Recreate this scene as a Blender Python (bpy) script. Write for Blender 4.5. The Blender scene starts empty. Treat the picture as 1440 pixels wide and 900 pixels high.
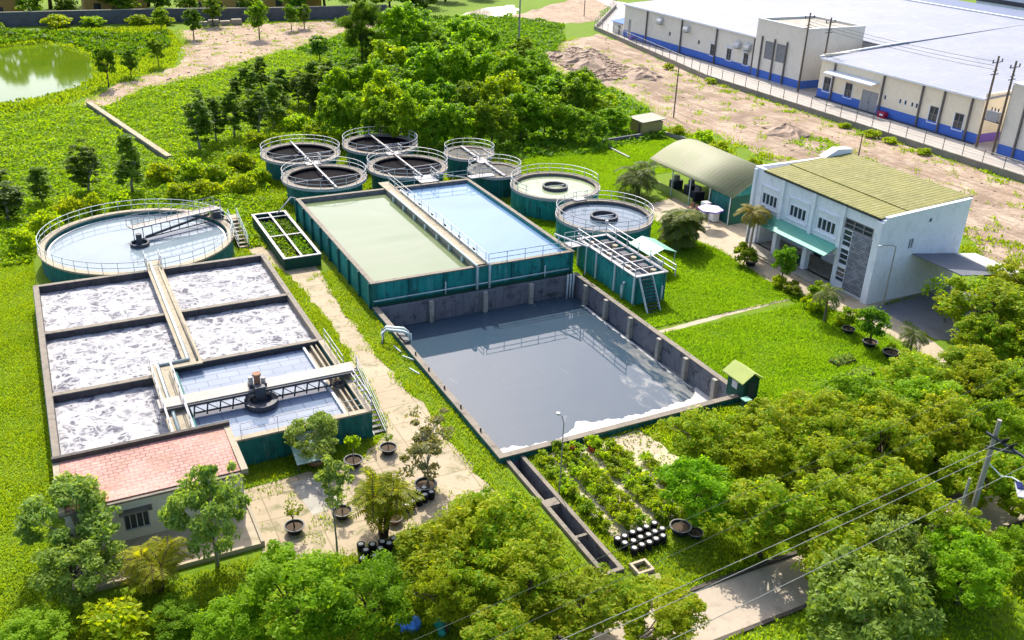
import bpy, math, random
import numpy as np
from mathutils import Vector, Matrix
PI = math.pi
rnd = random.Random(7)
SC = bpy.context.scene
COL = SC.collection
W = bpy.data.worlds.new("World"); SC.world = W; W.use_nodes = True

# ------------------------------------------------------------------ light
SUN_EL, SUN_AZ = 46.0, 14.0           # azimuth measured from +Y towards +X
nt = W.node_tree
bg = nt.nodes['Background']
sky = nt.nodes.new('ShaderNodeTexSky'); sky.sky_type = 'NISHITA'; sky.sun_disc = False
sky.sun_elevation = math.radians(SUN_EL); sky.sun_rotation = math.radians(SUN_AZ)
sky.air_density = 0.8; sky.dust_density = 3.0; sky.ozone_density = 1.0; sky.altitude = 20
nt.links.new(sky.outputs[0], bg.inputs[0]); bg.inputs[1].default_value = 0.15
sl = bpy.data.lights.new('sun', 'SUN'); sl.energy = 3.0; sl.angle = math.radians(0.5); sl.color = (1.0, 0.94, 0.82)
so = bpy.data.objects.new('sun', sl); COL.objects.link(so)
el, az = math.radians(SUN_EL), math.radians(SUN_AZ)
sd = Vector((math.sin(az)*math.cos(el), math.cos(az)*math.cos(el), math.sin(el)))
so.rotation_euler = sd.to_track_quat('Z', 'Y').to_euler(); so.location = (60, 200, 160)

# ------------------------------------------------------------------ camera
cd = bpy.data.cameras.new('camera'); cam = bpy.data.objects.new('camera', cd); COL.objects.link(cam)
yaw, pitch, roll = 0.4826, 0.4517, 0.0368
d = Vector((math.sin(yaw)*math.cos(pitch), math.cos(yaw)*math.cos(pitch), -math.sin(pitch)))
r = Vector((math.cos(yaw), -math.sin(yaw), 0)); u = r.cross(d)
r2 = r*math.cos(roll)+u*math.sin(roll); u2 = -r*math.sin(roll)+u*math.cos(roll)
m = Matrix((r2, u2, -d)).transposed().to_4x4(); m.translation = (-24.2312, -46.8646, 36.0782)
cam.matrix_world = m
cd.sensor_width = 36; cd.lens = 1320.17/1440*36; cd.clip_start = 0.5; cd.clip_end = 5000
SC.camera = cam
SC.view_settings.view_transform = 'Standard'; SC.view_settings.look = 'None'
SC.view_settings.exposure = 1.15; SC.view_settings.gamma = 1.0; SC.view_settings.use_curve_mapping = False
SC.cycles.use_denoising = True
SC.cycles.max_bounces = 7; SC.cycles.diffuse_bounces = 3; SC.cycles.glossy_bounces = 3
SC.cycles.transmission_bounces = 4; SC.cycles.caustics_reflective = False; SC.cycles.caustics_refractive = False

# ------------------------------------------------------------------ materials
MATS = {}
def newmat(name):
    m = bpy.data.materials.new(name); m.use_nodes = True; MATS[name] = m
    n = m.node_tree; return m, n, n.nodes['Principled BSDF']
def coord(n, mode='Object', scale=(1, 1, 1)):
    g = n.nodes.new('ShaderNodeNewGeometry')
    mp = n.nodes.new('ShaderNodeMapping'); mp.inputs['Scale'].default_value = scale
    n.links.new(g.outputs['Position'], mp.inputs[0]); return mp.outputs[0]
def noise(n, vec, scale, detail=4, rough=.6, dist=0):
    t = n.nodes.new('ShaderNodeTexNoise'); t.inputs['Scale'].default_value = scale; t.inputs['Detail'].default_value = detail
    t.inputs['Roughness'].default_value = rough; t.inputs['Distortion'].default_value = dist
    n.links.new(vec, t.inputs['Vector']); return t.outputs['Fac']
def ramp(n, fac, stops, interp='LINEAR'):
    c = n.nodes.new('ShaderNodeValToRGB'); c.color_ramp.interpolation = interp
    e = c.color_ramp.elements
    while len(e) < len(stops): e.new(.5)
    for el_, (p_, c_) in zip(e, stops):
        el_.position = p_; el_.color = (c_[0], c_[1], c_[2], 1) if not isinstance(c_, (int, float)) else (c_, c_, c_, 1)
    n.links.new(fac, c.inputs[0]); return c.outputs[0]
def mix(n, fac, a, b, mode='MIX'):
    x = n.nodes.new('ShaderNodeMix'); x.data_type = 'RGBA'; x.blend_type = mode
    for s, v in ((x.inputs[0], fac), (x.inputs[6], a), (x.inputs[7], b)):
        if isinstance(v, (int, float)): s.default_value = v
        elif isinstance(v, tuple): s.default_value = (v[0], v[1], v[2], 1)
        else: n.links.new(v, s)
    return x.outputs[2]
def bump(n, bs, h, strength=.4, dist=.05):
    b = n.nodes.new('ShaderNodeBump'); b.inputs['Strength'].default_value = strength; b.inputs['Distance'].default_value = dist
    n.links.new(h, b.inputs['Height']); n.links.new(b.outputs[0], bs.inputs['Normal'])
def mat(name, c1, c2=None, rough=.75, s1=.6, s2=6., stain=None, stain_amt=.5, streak=0, metal=0, bmp=.25, bd=.02, spec=.25, joints=0, chalk=None):
    """mottled surface: two noise sizes between c1 and c2, stains with their own shape, vertical run-off streaks"""
    m, n, b = newmat(name)
    c2 = c2 or tuple(x*.8 for x in c1)
    v = coord(n)
    f1 = noise(n, v, s1, 5, .65); f2 = noise(n, v, s2, 4, .7)
    col = mix(n, ramp(n, f1, [(.32, 0), (.68, 1)]), c1, c2)
    col = mix(n, .35, col, mix(n, ramp(n, f2, [(.3, 0), (.7, 1)]), tuple(x*.72 for x in c1), tuple(min(1, x*1.2) for x in c2)))
    if stain:
        f3 = noise(n, v, s1*1.7+.2, 6, .7, .6)
        col = mix(n, ramp(n, f3, [(.52, 0), (.66, stain_amt)]), col, stain)
    if joints:
        tb = n.nodes.new('ShaderNodeTexBrick'); n.links.new(v, tb.inputs[0]); tb.offset = 0; tb.inputs['Scale'].default_value = 1
        tb.inputs['Brick Width'].default_value = joints; tb.inputs['Row Height'].default_value = joints*.9; tb.inputs['Mortar Size'].default_value = .045
        for nm_, c_ in (('Color1', (1, 1, 1, 1)), ('Color2', (.86, .86, .84, 1)), ('Mortar', (.58, .56, .48, 1))): tb.inputs[nm_].default_value = c_
        col = mix(n, .85, col, tb.outputs[0], 'MULTIPLY')
    if streak:
        vs = coord(n, scale=(5, 5, .25)); fs = noise(n, vs, 1.2, 4, .7)
        col = mix(n, ramp(n, fs, [(.5, 0), (.72, streak)]), col, stain or tuple(x*.35 for x in c1))
    if chalk:
        vc = coord(n, scale=(2.2, 2.2, .3)); fc = noise(n, vc, 1.1, 5, .75, .4)
        col = mix(n, ramp(n, fc, [(.52, 0), (.70, .7)]), col, chalk)
        fr = noise(n, coord(n, scale=(1.3, 1.3, .5)), 1.4, 6, .8, .8)
        col = mix(n, ramp(n, fr, [(.60, 0), (.70, .6)]), col, (.10, .06, .03))
    n.links.new(col, b.inputs['Base Color']); b.inputs['Roughness'].default_value = rough; b.inputs['Metallic'].default_value = metal
    b.inputs['Specular IOR Level'].default_value = spec
    if bmp: bump(n, b, f2, bmp, bd)
    return m
def leafmat(name, cols, trans=.45, rough=.55, hue=.25, tcol=None):
    m, n, b = newmat(name)
    g = n.nodes.new('ShaderNodeNewGeometry'); oi = n.nodes.new('ShaderNodeObjectInfo')
    k = len(cols); c = ramp(n, g.outputs['Random Per Island'], [(i/(k-1), cols[i]) for i in range(k)])
    v = coord(n); f = noise(n, v, .35, 3, .6)
    c = mix(n, ramp(n, f, [(.35, 0), (.65, .55)]), c, cols[-1])
    fp = noise(n, v, .11, 4, .65, .5); c = mix(n, ramp(n, fp, [(.36, .45), (.56, 0)]), c, mix(n, 1.0, c, (.62, .70, .8), 'MULTIPLY'))
    hsv = n.nodes.new('ShaderNodeHueSaturation'); n.links.new(c, hsv.inputs['Color'])
    mr = n.nodes.new('ShaderNodeMapRange'); mr.inputs[3].default_value = .5-.035*hue*2; mr.inputs[4].default_value = .5+.03*hue*2
    n.links.new(oi.outputs['Random'], mr.inputs[0]); n.links.new(mr.outputs[0], hsv.inputs['Hue'])
    mv = n.nodes.new('ShaderNodeMapRange'); mv.inputs[3].default_value = 1-hue; mv.inputs[4].default_value = 1+hue
    mlt = n.nodes.new('ShaderNodeMath'); mlt.operation = 'FRACT'
    ml2 = n.nodes.new('ShaderNodeMath'); ml2.operation = 'MULTIPLY'; ml2.inputs[1].default_value = 7.3
    n.links.new(oi.outputs['Random'], ml2.inputs[0]); n.links.new(ml2.outputs[0], mlt.inputs[0])
    n.links.new(mlt.outputs[0], mv.inputs[0]); n.links.new(mv.outputs[0], hsv.inputs['Value'])
    n.links.new(hsv.outputs[0], b.inputs['Base Color']); b.inputs['Roughness'].default_value = rough
    b.inputs['Specular IOR Level'].default_value = .14
    tr = n.nodes.new('ShaderNodeBsdfTranslucent'); mx = n.nodes.new('ShaderNodeMixShader'); mx.inputs[0].default_value = trans
    tc = mix(n, 1.0, hsv.outputs[0], tcol or (1.9, 1.7, .5), 'MULTIPLY')
    n.links.new(tc, tr.inputs['Color'])
    out = n.nodes['Material Output']
    n.links.new(b.outputs[0], mx.inputs[1]); n.links.new(tr.outputs[0], mx.inputs[2]); n.links.new(mx.outputs[0], out.inputs[0])
    return m

def water(name, c1, c2, s=.15, rough=.06, wave=.05, ws=1.5, extra=None):
    m, n, b = newmat(name); v = coord(n)
    f = noise(n, v, s, 5, .6, 1.0); col = mix(n, ramp(n, f, [(.35, 0), (.65, 1)]), c1, c2)
    if extra: col = extra(n, v, col)
    n.links.new(col, b.inputs['Base Color']); b.inputs['Roughness'].default_value = rough; b.inputs['IOR'].default_value = 1.33
    b.inputs['Specular IOR Level'].default_value = .5
    bump(n, b, noise(n, v, ws, 3, .6), wave, .1)
    return m

M = MATS
mat('concrete', (.40, .37, .31), (.28, .26, .22), stain=(.12, .11, .09), stain_amt=.7)
mat('pale_concrete', (.45, .375, .27), (.35, .29, .205), s1=.25, s2=3, stain=(.20, .17, .10), stain_amt=.6, bmp=.3)
mat('path_concrete', (.44, .355, .24), (.32, .255, .17), s1=.3, s2=3, stain=(.15, .15, .06), stain_amt=.85, bmp=.4, joints=2.6)
mat('rim_concrete', (.25, .21, .165), (.16, .14, .11), s1=.9, stain=(.09, .08, .07), stain_amt=.8)
mat('walk_concrete', (.38, .33, .24), (.28, .24, .17), s1=.8, stain=(.14, .11, .07), stain_amt=.5)
mat('dark_wall', (.20, .20, .215), (.13, .13, .145), s1=.5, stain=(.035, .035, .04), stain_amt=.85, streak=.6)
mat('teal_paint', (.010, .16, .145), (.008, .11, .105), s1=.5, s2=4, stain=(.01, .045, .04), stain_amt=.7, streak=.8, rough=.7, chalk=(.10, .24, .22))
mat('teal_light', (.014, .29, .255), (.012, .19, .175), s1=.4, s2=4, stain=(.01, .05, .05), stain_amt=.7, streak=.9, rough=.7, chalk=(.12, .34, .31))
mat('dark_green_paint', (.012, .085, .05), (.01, .05, .035), s1=.8, streak=.3)
mat('white_metal', (.56, .56, .55), (.45, .45, .45), rough=.45, s1=1.5, bmp=0)
mat('pale_pipe', (.55, .62, .60), (.42, .5, .5), rough=.5, s1=1.5, stain=(.25, .2, .15), stain_amt=.5)
mat('galv_fascia', (.46, .44, .44), (.32, .30, .30), rough=.5, s1=1.2, s2=7, stain=(.3, .25, .2), stain_amt=.5)
mat('dark_steel', (.06, .065, .085), (.035, .04, .05), rough=.5, s1=2)
mat('black_media', (.010, .008, .011), (.005, .0045, .006), rough=.9, s1=1, s2=10, bmp=.6, spec=.05)
mat('scum', (.15, .14, .115), (.085, .08, .065), rough=.9, s1=.9, s2=6, stain=(.05, .055, .04), stain_amt=.8, bmp=.6, bd=.05)
mat('white_wall', (.78, .80, .84), (.73, .755, .80), s1=.4, s2=5, stain=(.42, .45, .47), stain_amt=.35, streak=.16, bmp=.1)
mat('trim_white', (.74, .77, .82), (.68, .71, .77), s1=.8, bmp=0)
mat('cream_wall', (.82, .725, .56), (.76, .67, .51), s1=.12, s2=2.5, stain=(.55, .5, .4), stain_amt=.3, streak=.12, bmp=.05)
mat('grey_wall', (.75, .70, .61), (.68, .635, .555), s1=.2, s2=2.5, stain=(.5, .48, .44), stain_amt=.3, streak=.12, bmp=.05)
mat('blue_paint', (.075, .17, .56), (.06, .14, .48), s1=.3, streak=.15, bmp=.05)
mat('glass', (.05, .065, .075), (.03, .04, .05), rough=.08, s1=.4, bmp=0, spec=.6)
mat('frame_grey', (.30, .28, .26), (.24, .22, .2), s1=1)
mat('downpipe', (.16, .15, .14), (.11, .1, .1), s1=1)
mat('louvre', (.36, .36, .37), (.28, .28, .29), s1=1)
mat('awning_green', (.10, .38, .29), (.08, .30, .23), s1=.6, streak=.2, rough=.5)
mat('canopy_green', (.22, .42, .33), (.18, .36, .28), s1=.6, rough=.5)
mat('hut_yellow', (.42, .33, .12), (.34, .27, .10), s1=.6, stain=(.2, .16, .08), stain_amt=.5, streak=.3)
mat('hut_roof', (.40, .36, .28), (.30, .27, .22), s1=.6)
mat('kiosk_roof', (.36, .42, .12), (.29, .35, .10), s1=.9)
mat('dark_void', (.012, .012, .014), (.02, .02, .022), rough=.9)
mat('wood_bark', (.10, .075, .05), (.06, .045, .03), s1=3, s2=14, bmp=.5)
mat('pale_bark', (.34, .31, .26), (.22, .2, .16), s1=3, s2=14, bmp=.5)
mat('palm_bark', (.22, .18, .13), (.14, .11, .08), s1=3, s2=14, bmp=.5)
mat('pole_concrete', (.34, .32, .28), (.25, .235, .2), s1=1.2)
mat('pole_timber', (.17, .13, .09), (.10, .08, .06), s1=1.2)
mat('dark_grey_concrete', (.075, .07, .075), (.045, .042, .047), s1=.9, stain=(.02, .02, .022), stain_amt=.8, streak=.4)  # dark grey tone for tank dividers and inner wall faces
mat('dark_brown_concrete', (.10, .085, .07), (.055, .047, .042), s1=1.2, stain=(.02, .018, .016), stain_amt=.8)  # dark brown tone for the back parapet and road kerbs
mat('black_plastic', (.012, .012, .014), (.018, .018, .02), rough=.8, bmp=0, spec=.12)
mat('white_soil', (.55, .54, .51), (.4, .39, .37), s1=5, s2=20, rough=.9)
mat('soil', (.10, .07, .045), (.05, .037, .025), s1=3, s2=12, rough=.95, bmp=.6)
mat('pot_grey', (.035, .034, .033), (.02, .02, .02), s1=2)
mat('pot_rim', (.22, .22, .21), (.14, .14, .13), s1=3)
mat('stone_block', (.30, .27, .23), (.2, .18, .15), s1=.6, s2=3, bmp=.6, bd=.05)
mat('wire', (.30, .31, .27), (.22, .22, .2), rough=.5, bmp=0)
mat('wire_dark', (.07, .09, .06), (.05, .06, .04), rough=.6, bmp=0)
mat('asphalt', (.19, .19, .21), (.15, .15, .165), s1=.4, s2=8, stain=(.12, .12, .13), stain_amt=.5)
mat('road_concrete', (.44, .37, .285), (.36, .30, .235), s1=.3, s2=5, stain=(.17, .145, .115), stain_amt=.5)
mat('yard_concrete', (.42, .385, .35), (.36, .325, .295), s1=.1, s2=2, stain=(.30, .25, .21), stain_amt=.5)
mat('carport_roof', (.16, .17, .20), (.11, .12, .14), s1=.6, streak=.2)
mat('carport_pale', (.44, .44, .40), (.36, .36, .33), s1=.6)
mat('umbrella_cloth', (.80, .77, .84), (.74, .71, .79), s1=1, bmp=0)
mat('violet_trim', (.25, .15, .55), (.2, .12, .45), bmp=0)
mat('blue_plastic', (.05, .20, .75), (.16, .38, .85), s1=3, s2=9, rough=.4)
mat('green_plastic', (.02, .32, .24), (.03, .24, .18), s1=3, rough=.4)
mat('red_plastic', (.40, .02, .07), (.3, .015, .05), bmp=0, rough=.4)
mat('ochre_wall', (.50, .30, .09), (.42, .25, .08), s1=.2)
mat('boundary_dark', (.12, .12, .14), (.08, .08, .095), s1=.3, stain=(.04, .05, .03), stain_amt=.6)
mat('dark_roof', (.10, .10, .115), (.07, .07, .08), s1=.3)
mat('bluegrey_roof', (.15, .18, .28), (.13, .16, .25), s1=.1)
mat('solar_blue', (.02, .03, .16), (.015, .02, .1), rough=.2, bmp=0)
mat('rubble', (.40, .285, .20), (.24, .17, .125), s1=1.5, s2=9, bmp=.6)
mat('terracotta', (.33, .17, .10), (.24, .12, .07), s1=3)
mat('sheet_green', (.40, .52, .47), (.33, .45, .41), s1=1, rough=.35)

def brickmat(name, c1, c2, mortar, sx, sy, axis='XY', stain=None, rot=0, msize=.03, rough=.8, offset=.5):
    m, n, b = newmat(name); g = n.nodes.new('ShaderNodeNewGeometry')
    sp = n.nodes.new('ShaderNodeSeparateXYZ'); cb = n.nodes.new('ShaderNodeCombineXYZ'); n.links.new(g.outputs['Position'], sp.inputs[0])
    n.links.new(sp.outputs[axis[0]], cb.inputs[0]); n.links.new(sp.outputs[axis[1]], cb.inputs[1])
    t = n.nodes.new('ShaderNodeTexBrick'); n.links.new(cb.outputs[0], t.inputs[0]); t.inputs['Scale'].default_value = 1
    t.inputs['Brick Width'].default_value = sx; t.inputs['Row Height'].default_value = sy; t.inputs['Mortar Size'].default_value = msize
    t.offset = offset
    t.inputs['Color1'].default_value = (*c1, 1); t.inputs['Color2'].default_value = (*c2, 1); t.inputs['Mortar'].default_value = (*mortar, 1)
    col = t.outputs['Color']; v = coord(n)
    if stain:
        f3 = noise(n, v, .7, 6, .75, .8); col = mix(n, ramp(n, f3, [(.48, 0), (.62, .75)]), col, stain); col = mix(n, ramp(n, noise(n, v, .33, 3, .6, .5), [(.42, 0), (.7, .55)]), col, tuple(min(1, x*1.35) for x in c1)); col = mix(n, ramp(n, noise(n, v, 2.6, 5, .8, 1.2), [(.56, 0), (.66, .6)]), col, tuple(x*.35 for x in c1))
    f = noise(n, v, 5, 4, .7); col = mix(n, .35, col, ramp(n, f, [(.3, .25), (.7, .9)]), 'OVERLAY')
    n.links.new(col, b.inputs['Base Color']); b.inputs['Roughness'].default_value = rough
    bump(n, b, t.outputs['Fac'], -.3, .02)
    return m
brickmat('red_tiles', (.50, .24, .20), (.40, .185, .155), (.18, .10, .08), .55, .32, stain=(.24, .15, .10), msize=.04)
brickmat('stone_cladding', (.13, .14, .17), (.26, .27, .31), (.07, .07, .08), .55, .22, axis='YZ', msize=.02)
def corrugated(name, c1, c2, axis, period, bm=.3, stain=None, sa=.5, rough=.5, s=.12, lines=0):
    m, n, b = newmat(name); v = coord(n)
    f = noise(n, v, s, 5, .65); col = mix(n, ramp(n, f, [(.35, 0), (.65, 1)]), c1, c2)
    if stain: col = mix(n, ramp(n, noise(n, v, s*4, 6, .75, .7), [(.45, 0), (.62, sa)]), col, stain)
    w = n.nodes.new('ShaderNodeTexWave'); w.wave_type = 'BANDS'; w.bands_direction = axis; w.inputs['Scale'].default_value = .314/period
    n.links.new(v, w.inputs[0])
    col = mix(n, .12, col, w.outputs['Color'], 'MULTIPLY')
    n.links.new(col, b.inputs['Base Color']); b.inputs['Roughness'].default_value = rough
    bump(n, b, w.outputs['Fac'], bm, .06)
    return m
corrugated('white_roof', (.24, .258, .325), (.205, .222, .285), 'Y', 1.0, stain=(.31, .315, .345), sa=.5, s=.05, rough=.7)
corrugated('moss_roof', (.185, .175, .030), (.13, .125, .020), 'Y', .5, bm=.6, stain=(.24, .225, .075), sa=.8, s=.4, rough=.8)
corrugated('hall_roof', (.165, .178, .082), (.14, .155, .066), 'Y', .7, bm=.06, stain=(.19, .175, .105), sa=.7, s=.15, rough=.65)

# ground materials
def groundmat(name, cols, s=(.06, .5, 4), rough=.95, b_=.5, bd=.08, track=None, pebble=None):
    m, n, b = newmat(name); v = coord(n)
    f1 = noise(n, v, s[0], 5, .6, .3); f2 = noise(n, v, s[1], 5, .7, .3); f3 = noise(n, v, s[2], 4, .7)
    col = mix(n, ramp(n, f1, [(.38, 0), (.62, 1)]), cols[0], cols[1])
    col = mix(n, ramp(n, f2, [(.42, 0), (.64, .85)]), col, cols[2])
    col = mix(n, ramp(n, f3, [(.5, 0), (.7, .6)]), col, cols[3])
    h = f3
    if track:
        vt = coord(n, scale=(1.1, .05, 1)); ft = noise(n, vt, 1.0, 4, .7, .5)
        col = mix(n, ramp(n, ft, [(.5, 0), (.62, .8)]), col, track)
        h = mix(n, .5, f3, ft)
    if pebble:
        vo = n.nodes.new('ShaderNodeTexVoronoi'); vo.inputs['Scale'].default_value = 1.6; n.links.new(v, vo.inputs['Vector'])
        col = mix(n, ramp(n, vo.outputs['Distance'], [(.12, .8), (.22, 0)]), col, pebble)
    n.links.new(col, b.inputs['Base Color']); b.inputs['Roughness'].default_value = rough; b.inputs['Specular IOR Level'].default_value = .15
    bump(n, b, h, b_, bd)
    return m
groundmat('grass_ground', [(.125, .215, .010), (.10, .18, .010), (.15, .21, .015), (.07, .125, .010)], s=(.05, .6, 6), b_=.7)
groundmat('lawn_ground', [(.085, .20, .012), (.07, .17, .012), (.10, .21, .015), (.05, .13, .01)], s=(.08, .7, 7), b_=.6)
groundmat('dirt_ground', [(.365, .265, .19), (.23, .165, .12), (.47, .375, .285), (.14, .115, .075)], s=(.045, .2, 1.1), b_=1., bd=.6, track=(.22, .155, .11))
groundmat('dirt_pale', [(.38, .275, .19), (.27, .19, .135), (.47, .375, .28), (.18, .135, .095)], s=(.1, .4, 1.4), b_=1., bd=.35)
groundmat('bed_sand', [(.52, .45, .315), (.42, .38, .24), (.57, .50, .37), (.19, .22, .07)], s=(.3, 1.2, 6), b_=.5)

# water materials
def pond_extra(n, v, col):
    # grey scum streaks drifting to the right wall and the front corner
    sp = n.nodes.new('ShaderNodeSeparateXYZ'); n.links.new(v, sp.inputs[0])
    vs = coord(n, scale=(.5, .16, 1)); f = noise(n, vs, 1.4, 7, .72, 1.6)
    gx = n.nodes.new('ShaderNodeMapRange'); gx.inputs[1].default_value = 12.5; gx.inputs[2].default_value = 20; n.links.new(sp.outputs[0], gx.inputs[0])
    gy = n.nodes.new('ShaderNodeMapRange'); gy.inputs[1].default_value = 16; gy.inputs[2].default_value = 3; gy.inputs[3].default_value = .3; n.links.new(sp.outputs[1], gy.inputs[0])
    mu = n.nodes.new('ShaderNodeMath'); mu.operation = 'MULTIPLY'; n.links.new(gx.outputs[0], mu.inputs[0]); n.links.new(gy.outputs[0], mu.inputs[1])
    ad = n.nodes.new('ShaderNodeMath'); ad.operation = 'MULTIPLY_ADD'; n.links.new(mu.outputs[0], ad.inputs[0]); ad.inputs[1].default_value = .34; n.links.new(f, ad.inputs[2])
    mask = ramp(n, ad.outputs[0], [(.64, 0), (.76, .6), (.92, .95)])
    return mix(n, mask, col, (.27, .27, .25))
water('pond_water', (.036, .062, .092), (.048, .072, .098), s=.09, rough=.03, wave=.012, ws=.9, extra=pond_extra); MATS['pond_water'].node_tree.nodes['Principled BSDF'].inputs['IOR'].default_value = 1.42  # blue of the reflected sky is mixed into the base colour
water('pale_green_water', (.18, .21, .125), (.115, .165, .07), s=.07, rough=.06, wave=.05, ws=1.1)
water('pale_blue_water', (.145, .245, .385), (.115, .20, .325), s=.07, rough=.04, wave=.04, ws=1.0)
water('clarifier_water', (.21, .26, .29), (.165, .21, .245), s=.12, rough=.05, wave=.03)
water('round_green_water', (.30, .345, .20), (.26, .31, .185), s=.4, rough=.12, wave=.02)
water('round_grey_water', (.12, .155, .20), (.085, .115, .15), s=.35, rough=.06, wave=.03)
water('lake_water', (.095, .15, .006), (.07, .125, .004), s=.05, rough=.06, wave=.02, ws=.6)
MATS['lake_water'].node_tree.nodes['Principled BSDF'].inputs['Specular IOR Level'].default_value = .24
water('trench_water', (.03, .035, .045), (.02, .025, .03), s=.5)
water('puddle_water', (.5, .44, .34), (.4, .35, .27), s=.2, rough=.1)
def lam_extra(n, v, col):
    t = n.nodes.new('ShaderNodeTexBrick'); n.links.new(v, t.inputs[0]); t.inputs['Scale'].default_value = 1
    t.inputs['Brick Width'].default_value = 1.55; t.inputs['Row Height'].default_value = .82; t.inputs['Mortar Size'].default_value = .035
    t.inputs['Color1'].default_value = (1, 1, 1, 1); t.inputs['Color2'].default_value = (.8, .8, .82, 1); t.inputs['Mortar'].default_value = (.30, .32, .36, 1)
    return mix(n, .8, col, t.outputs[0], 'MULTIPLY')
water('lamella_water', (.20, .25, .335), (.165, .21, .29), s=.2, rough=.06, wave=.02, extra=lam_extra)
def foam():
    m, n, b = newmat('aerated_foam'); v = coord(n)
    def warp(sc, amt):
        t = n.nodes.new('ShaderNodeTexNoise'); t.inputs['Scale'].default_value = sc; t.inputs['Detail'].default_value = 5; n.links.new(v, t.inputs['Vector'])
        s_ = n.nodes.new('ShaderNodeVectorMath'); s_.operation = 'SUBTRACT'; n.links.new(t.outputs['Color'], s_.inputs[0]); s_.inputs[1].default_value = (.5, .5, .5)
        k = n.nodes.new('ShaderNodeVectorMath'); k.operation = 'SCALE'; n.links.new(s_.outputs[0], k.inputs[0]); k.inputs['Scale'].default_value = amt
        a = n.nodes.new('ShaderNodeVectorMath'); a.operation = 'ADD'; n.links.new(v, a.inputs[0]); n.links.new(k.outputs[0], a.inputs[1]); return a.outputs[0]
    def vor(vec, sc):
        t = n.nodes.new('ShaderNodeTexVoronoi'); t.feature = 'DISTANCE_TO_EDGE'; t.inputs['Scale'].default_value = sc; n.links.new(vec, t.inputs['Vector']); return t.outputs['Distance']
    w1 = warp(.4, 4.0); w2 = warp(.9, 2.2)
    e1 = vor(w1, .5); e2 = vor(w2, 1.25); f = noise(n, w1, .34, 5, .6, .8); g = noise(n, w2, 1.6, 4, .6, .8)
    W_, G_, D_ = (.43, .42, .43), (.19, .188, .205), (.10, .10, .122)
    base = mix(n, ramp(n, f, [(.40, 0), (.56, 1)]), G_, D_)
    base = mix(n, ramp(n, g, [(.46, 0), (.60, .85)]), base, W_)
    col = mix(n, ramp(n, e2, [(.02, .8), (.11, 0)]), base, W_)
    col = mix(n, ramp(n, e1, [(.03, 1), (.13, 0)]), col, W_)
    n.links.new(col, b.inputs['Base Color']); b.inputs['Roughness'].default_value = .85; b.inputs['Specular IOR Level'].default_value = .12
    bump(n, b, mix(n, .5, ramp(n, e1, [(0, 1), (.2, 0)]), g), .35, .12)
foam()
mat('white_foam', (.52, .51, .50), (.44, .435, .43), s1=1.2, s2=8, rough=.7, bmp=.5)

# foliage
leafmat('leaf_yellowgreen', [(.14, .27, .006), (.22, .36, .008), (.32, .41, .010)], trans=.55, hue=.15)
leafmat('leaf_olive', [(.16, .27, .006), (.26, .36, .008), (.42, .40, .010)], trans=.55, hue=.1)
leafmat('leaf_bright', [(.11, .25, .006), (.16, .32, .008), (.23, .36, .010)], trans=.55, hue=.15)
leafmat('leaf_mid', [(.065, .165, .010), (.105, .22, .012), (.165, .27, .014)], trans=.45, hue=.2)
leafmat('leaf_dark', [(.055, .13, .012), (.085, .175, .015), (.14, .225, .018)], trans=.42, hue=.22)
leafmat('leaf_sparse', [(.13, .15, .05), (.20, .215, .08), (.30, .29, .13)], trans=.4, hue=.1)
leafmat('leaf_cane', [(.16, .225, .01), (.24, .285, .012), (.32, .31, .018)], trans=.5, hue=.08)
leafmat('leaf_greyish', [(.11, .21, .03), (.175, .285, .05), (.29, .38, .10)], trans=.45, hue=.15)
leafmat('leaf_gloss', [(.09, .175, .016), (.145, .235, .03), (.24, .32, .065)], trans=.4, hue=.12)
leafmat('leaf_thicket', [(.085, .215, .010), (.135, .285, .014), (.21, .34, .018)], trans=.55, hue=.2)
leafmat('leaf_grove', [(.105, .24, .006), (.175, .325, .008), (.255, .375, .010), (.35, .355, .012)], trans=.55, hue=.07)
leafmat('leaf_bush', [(.15, .275, .006), (.23, .345, .008), (.32, .37, .010)], trans=.5, hue=.12)
leafmat('leaf_palm', [(.05, .10, .012), (.08, .14, .016), (.15, .17, .03)], trans=.4, hue=.2)
leafmat('leaf_palm_dry', [(.12, .16, .015), (.19, .20, .02), (.28, .22, .03)], trans=.4, hue=.2)
leafmat('leaf_garden', [(.10, .215, .012), (.165, .285, .014), (.24, .32, .018)], trans=.5, hue=.3)
leafmat('grass_lawn', [(.12, .255, .012), (.148, .28, .013), (.185, .30, .016)], trans=.58, hue=.1)
leafmat('grass_rough', [(.135, .25, .012), (.17, .28, .014), (.225, .305, .018)], trans=.58, hue=.1)
leafmat('undergrowth_leaf', [(.115, .24, .010), (.165, .295, .012), (.235, .335, .016)], trans=.48, hue=.1)
leafmat('red_flower', [(.16, .03, .03), (.24, .05, .04)], trans=.3, hue=.1)
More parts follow.
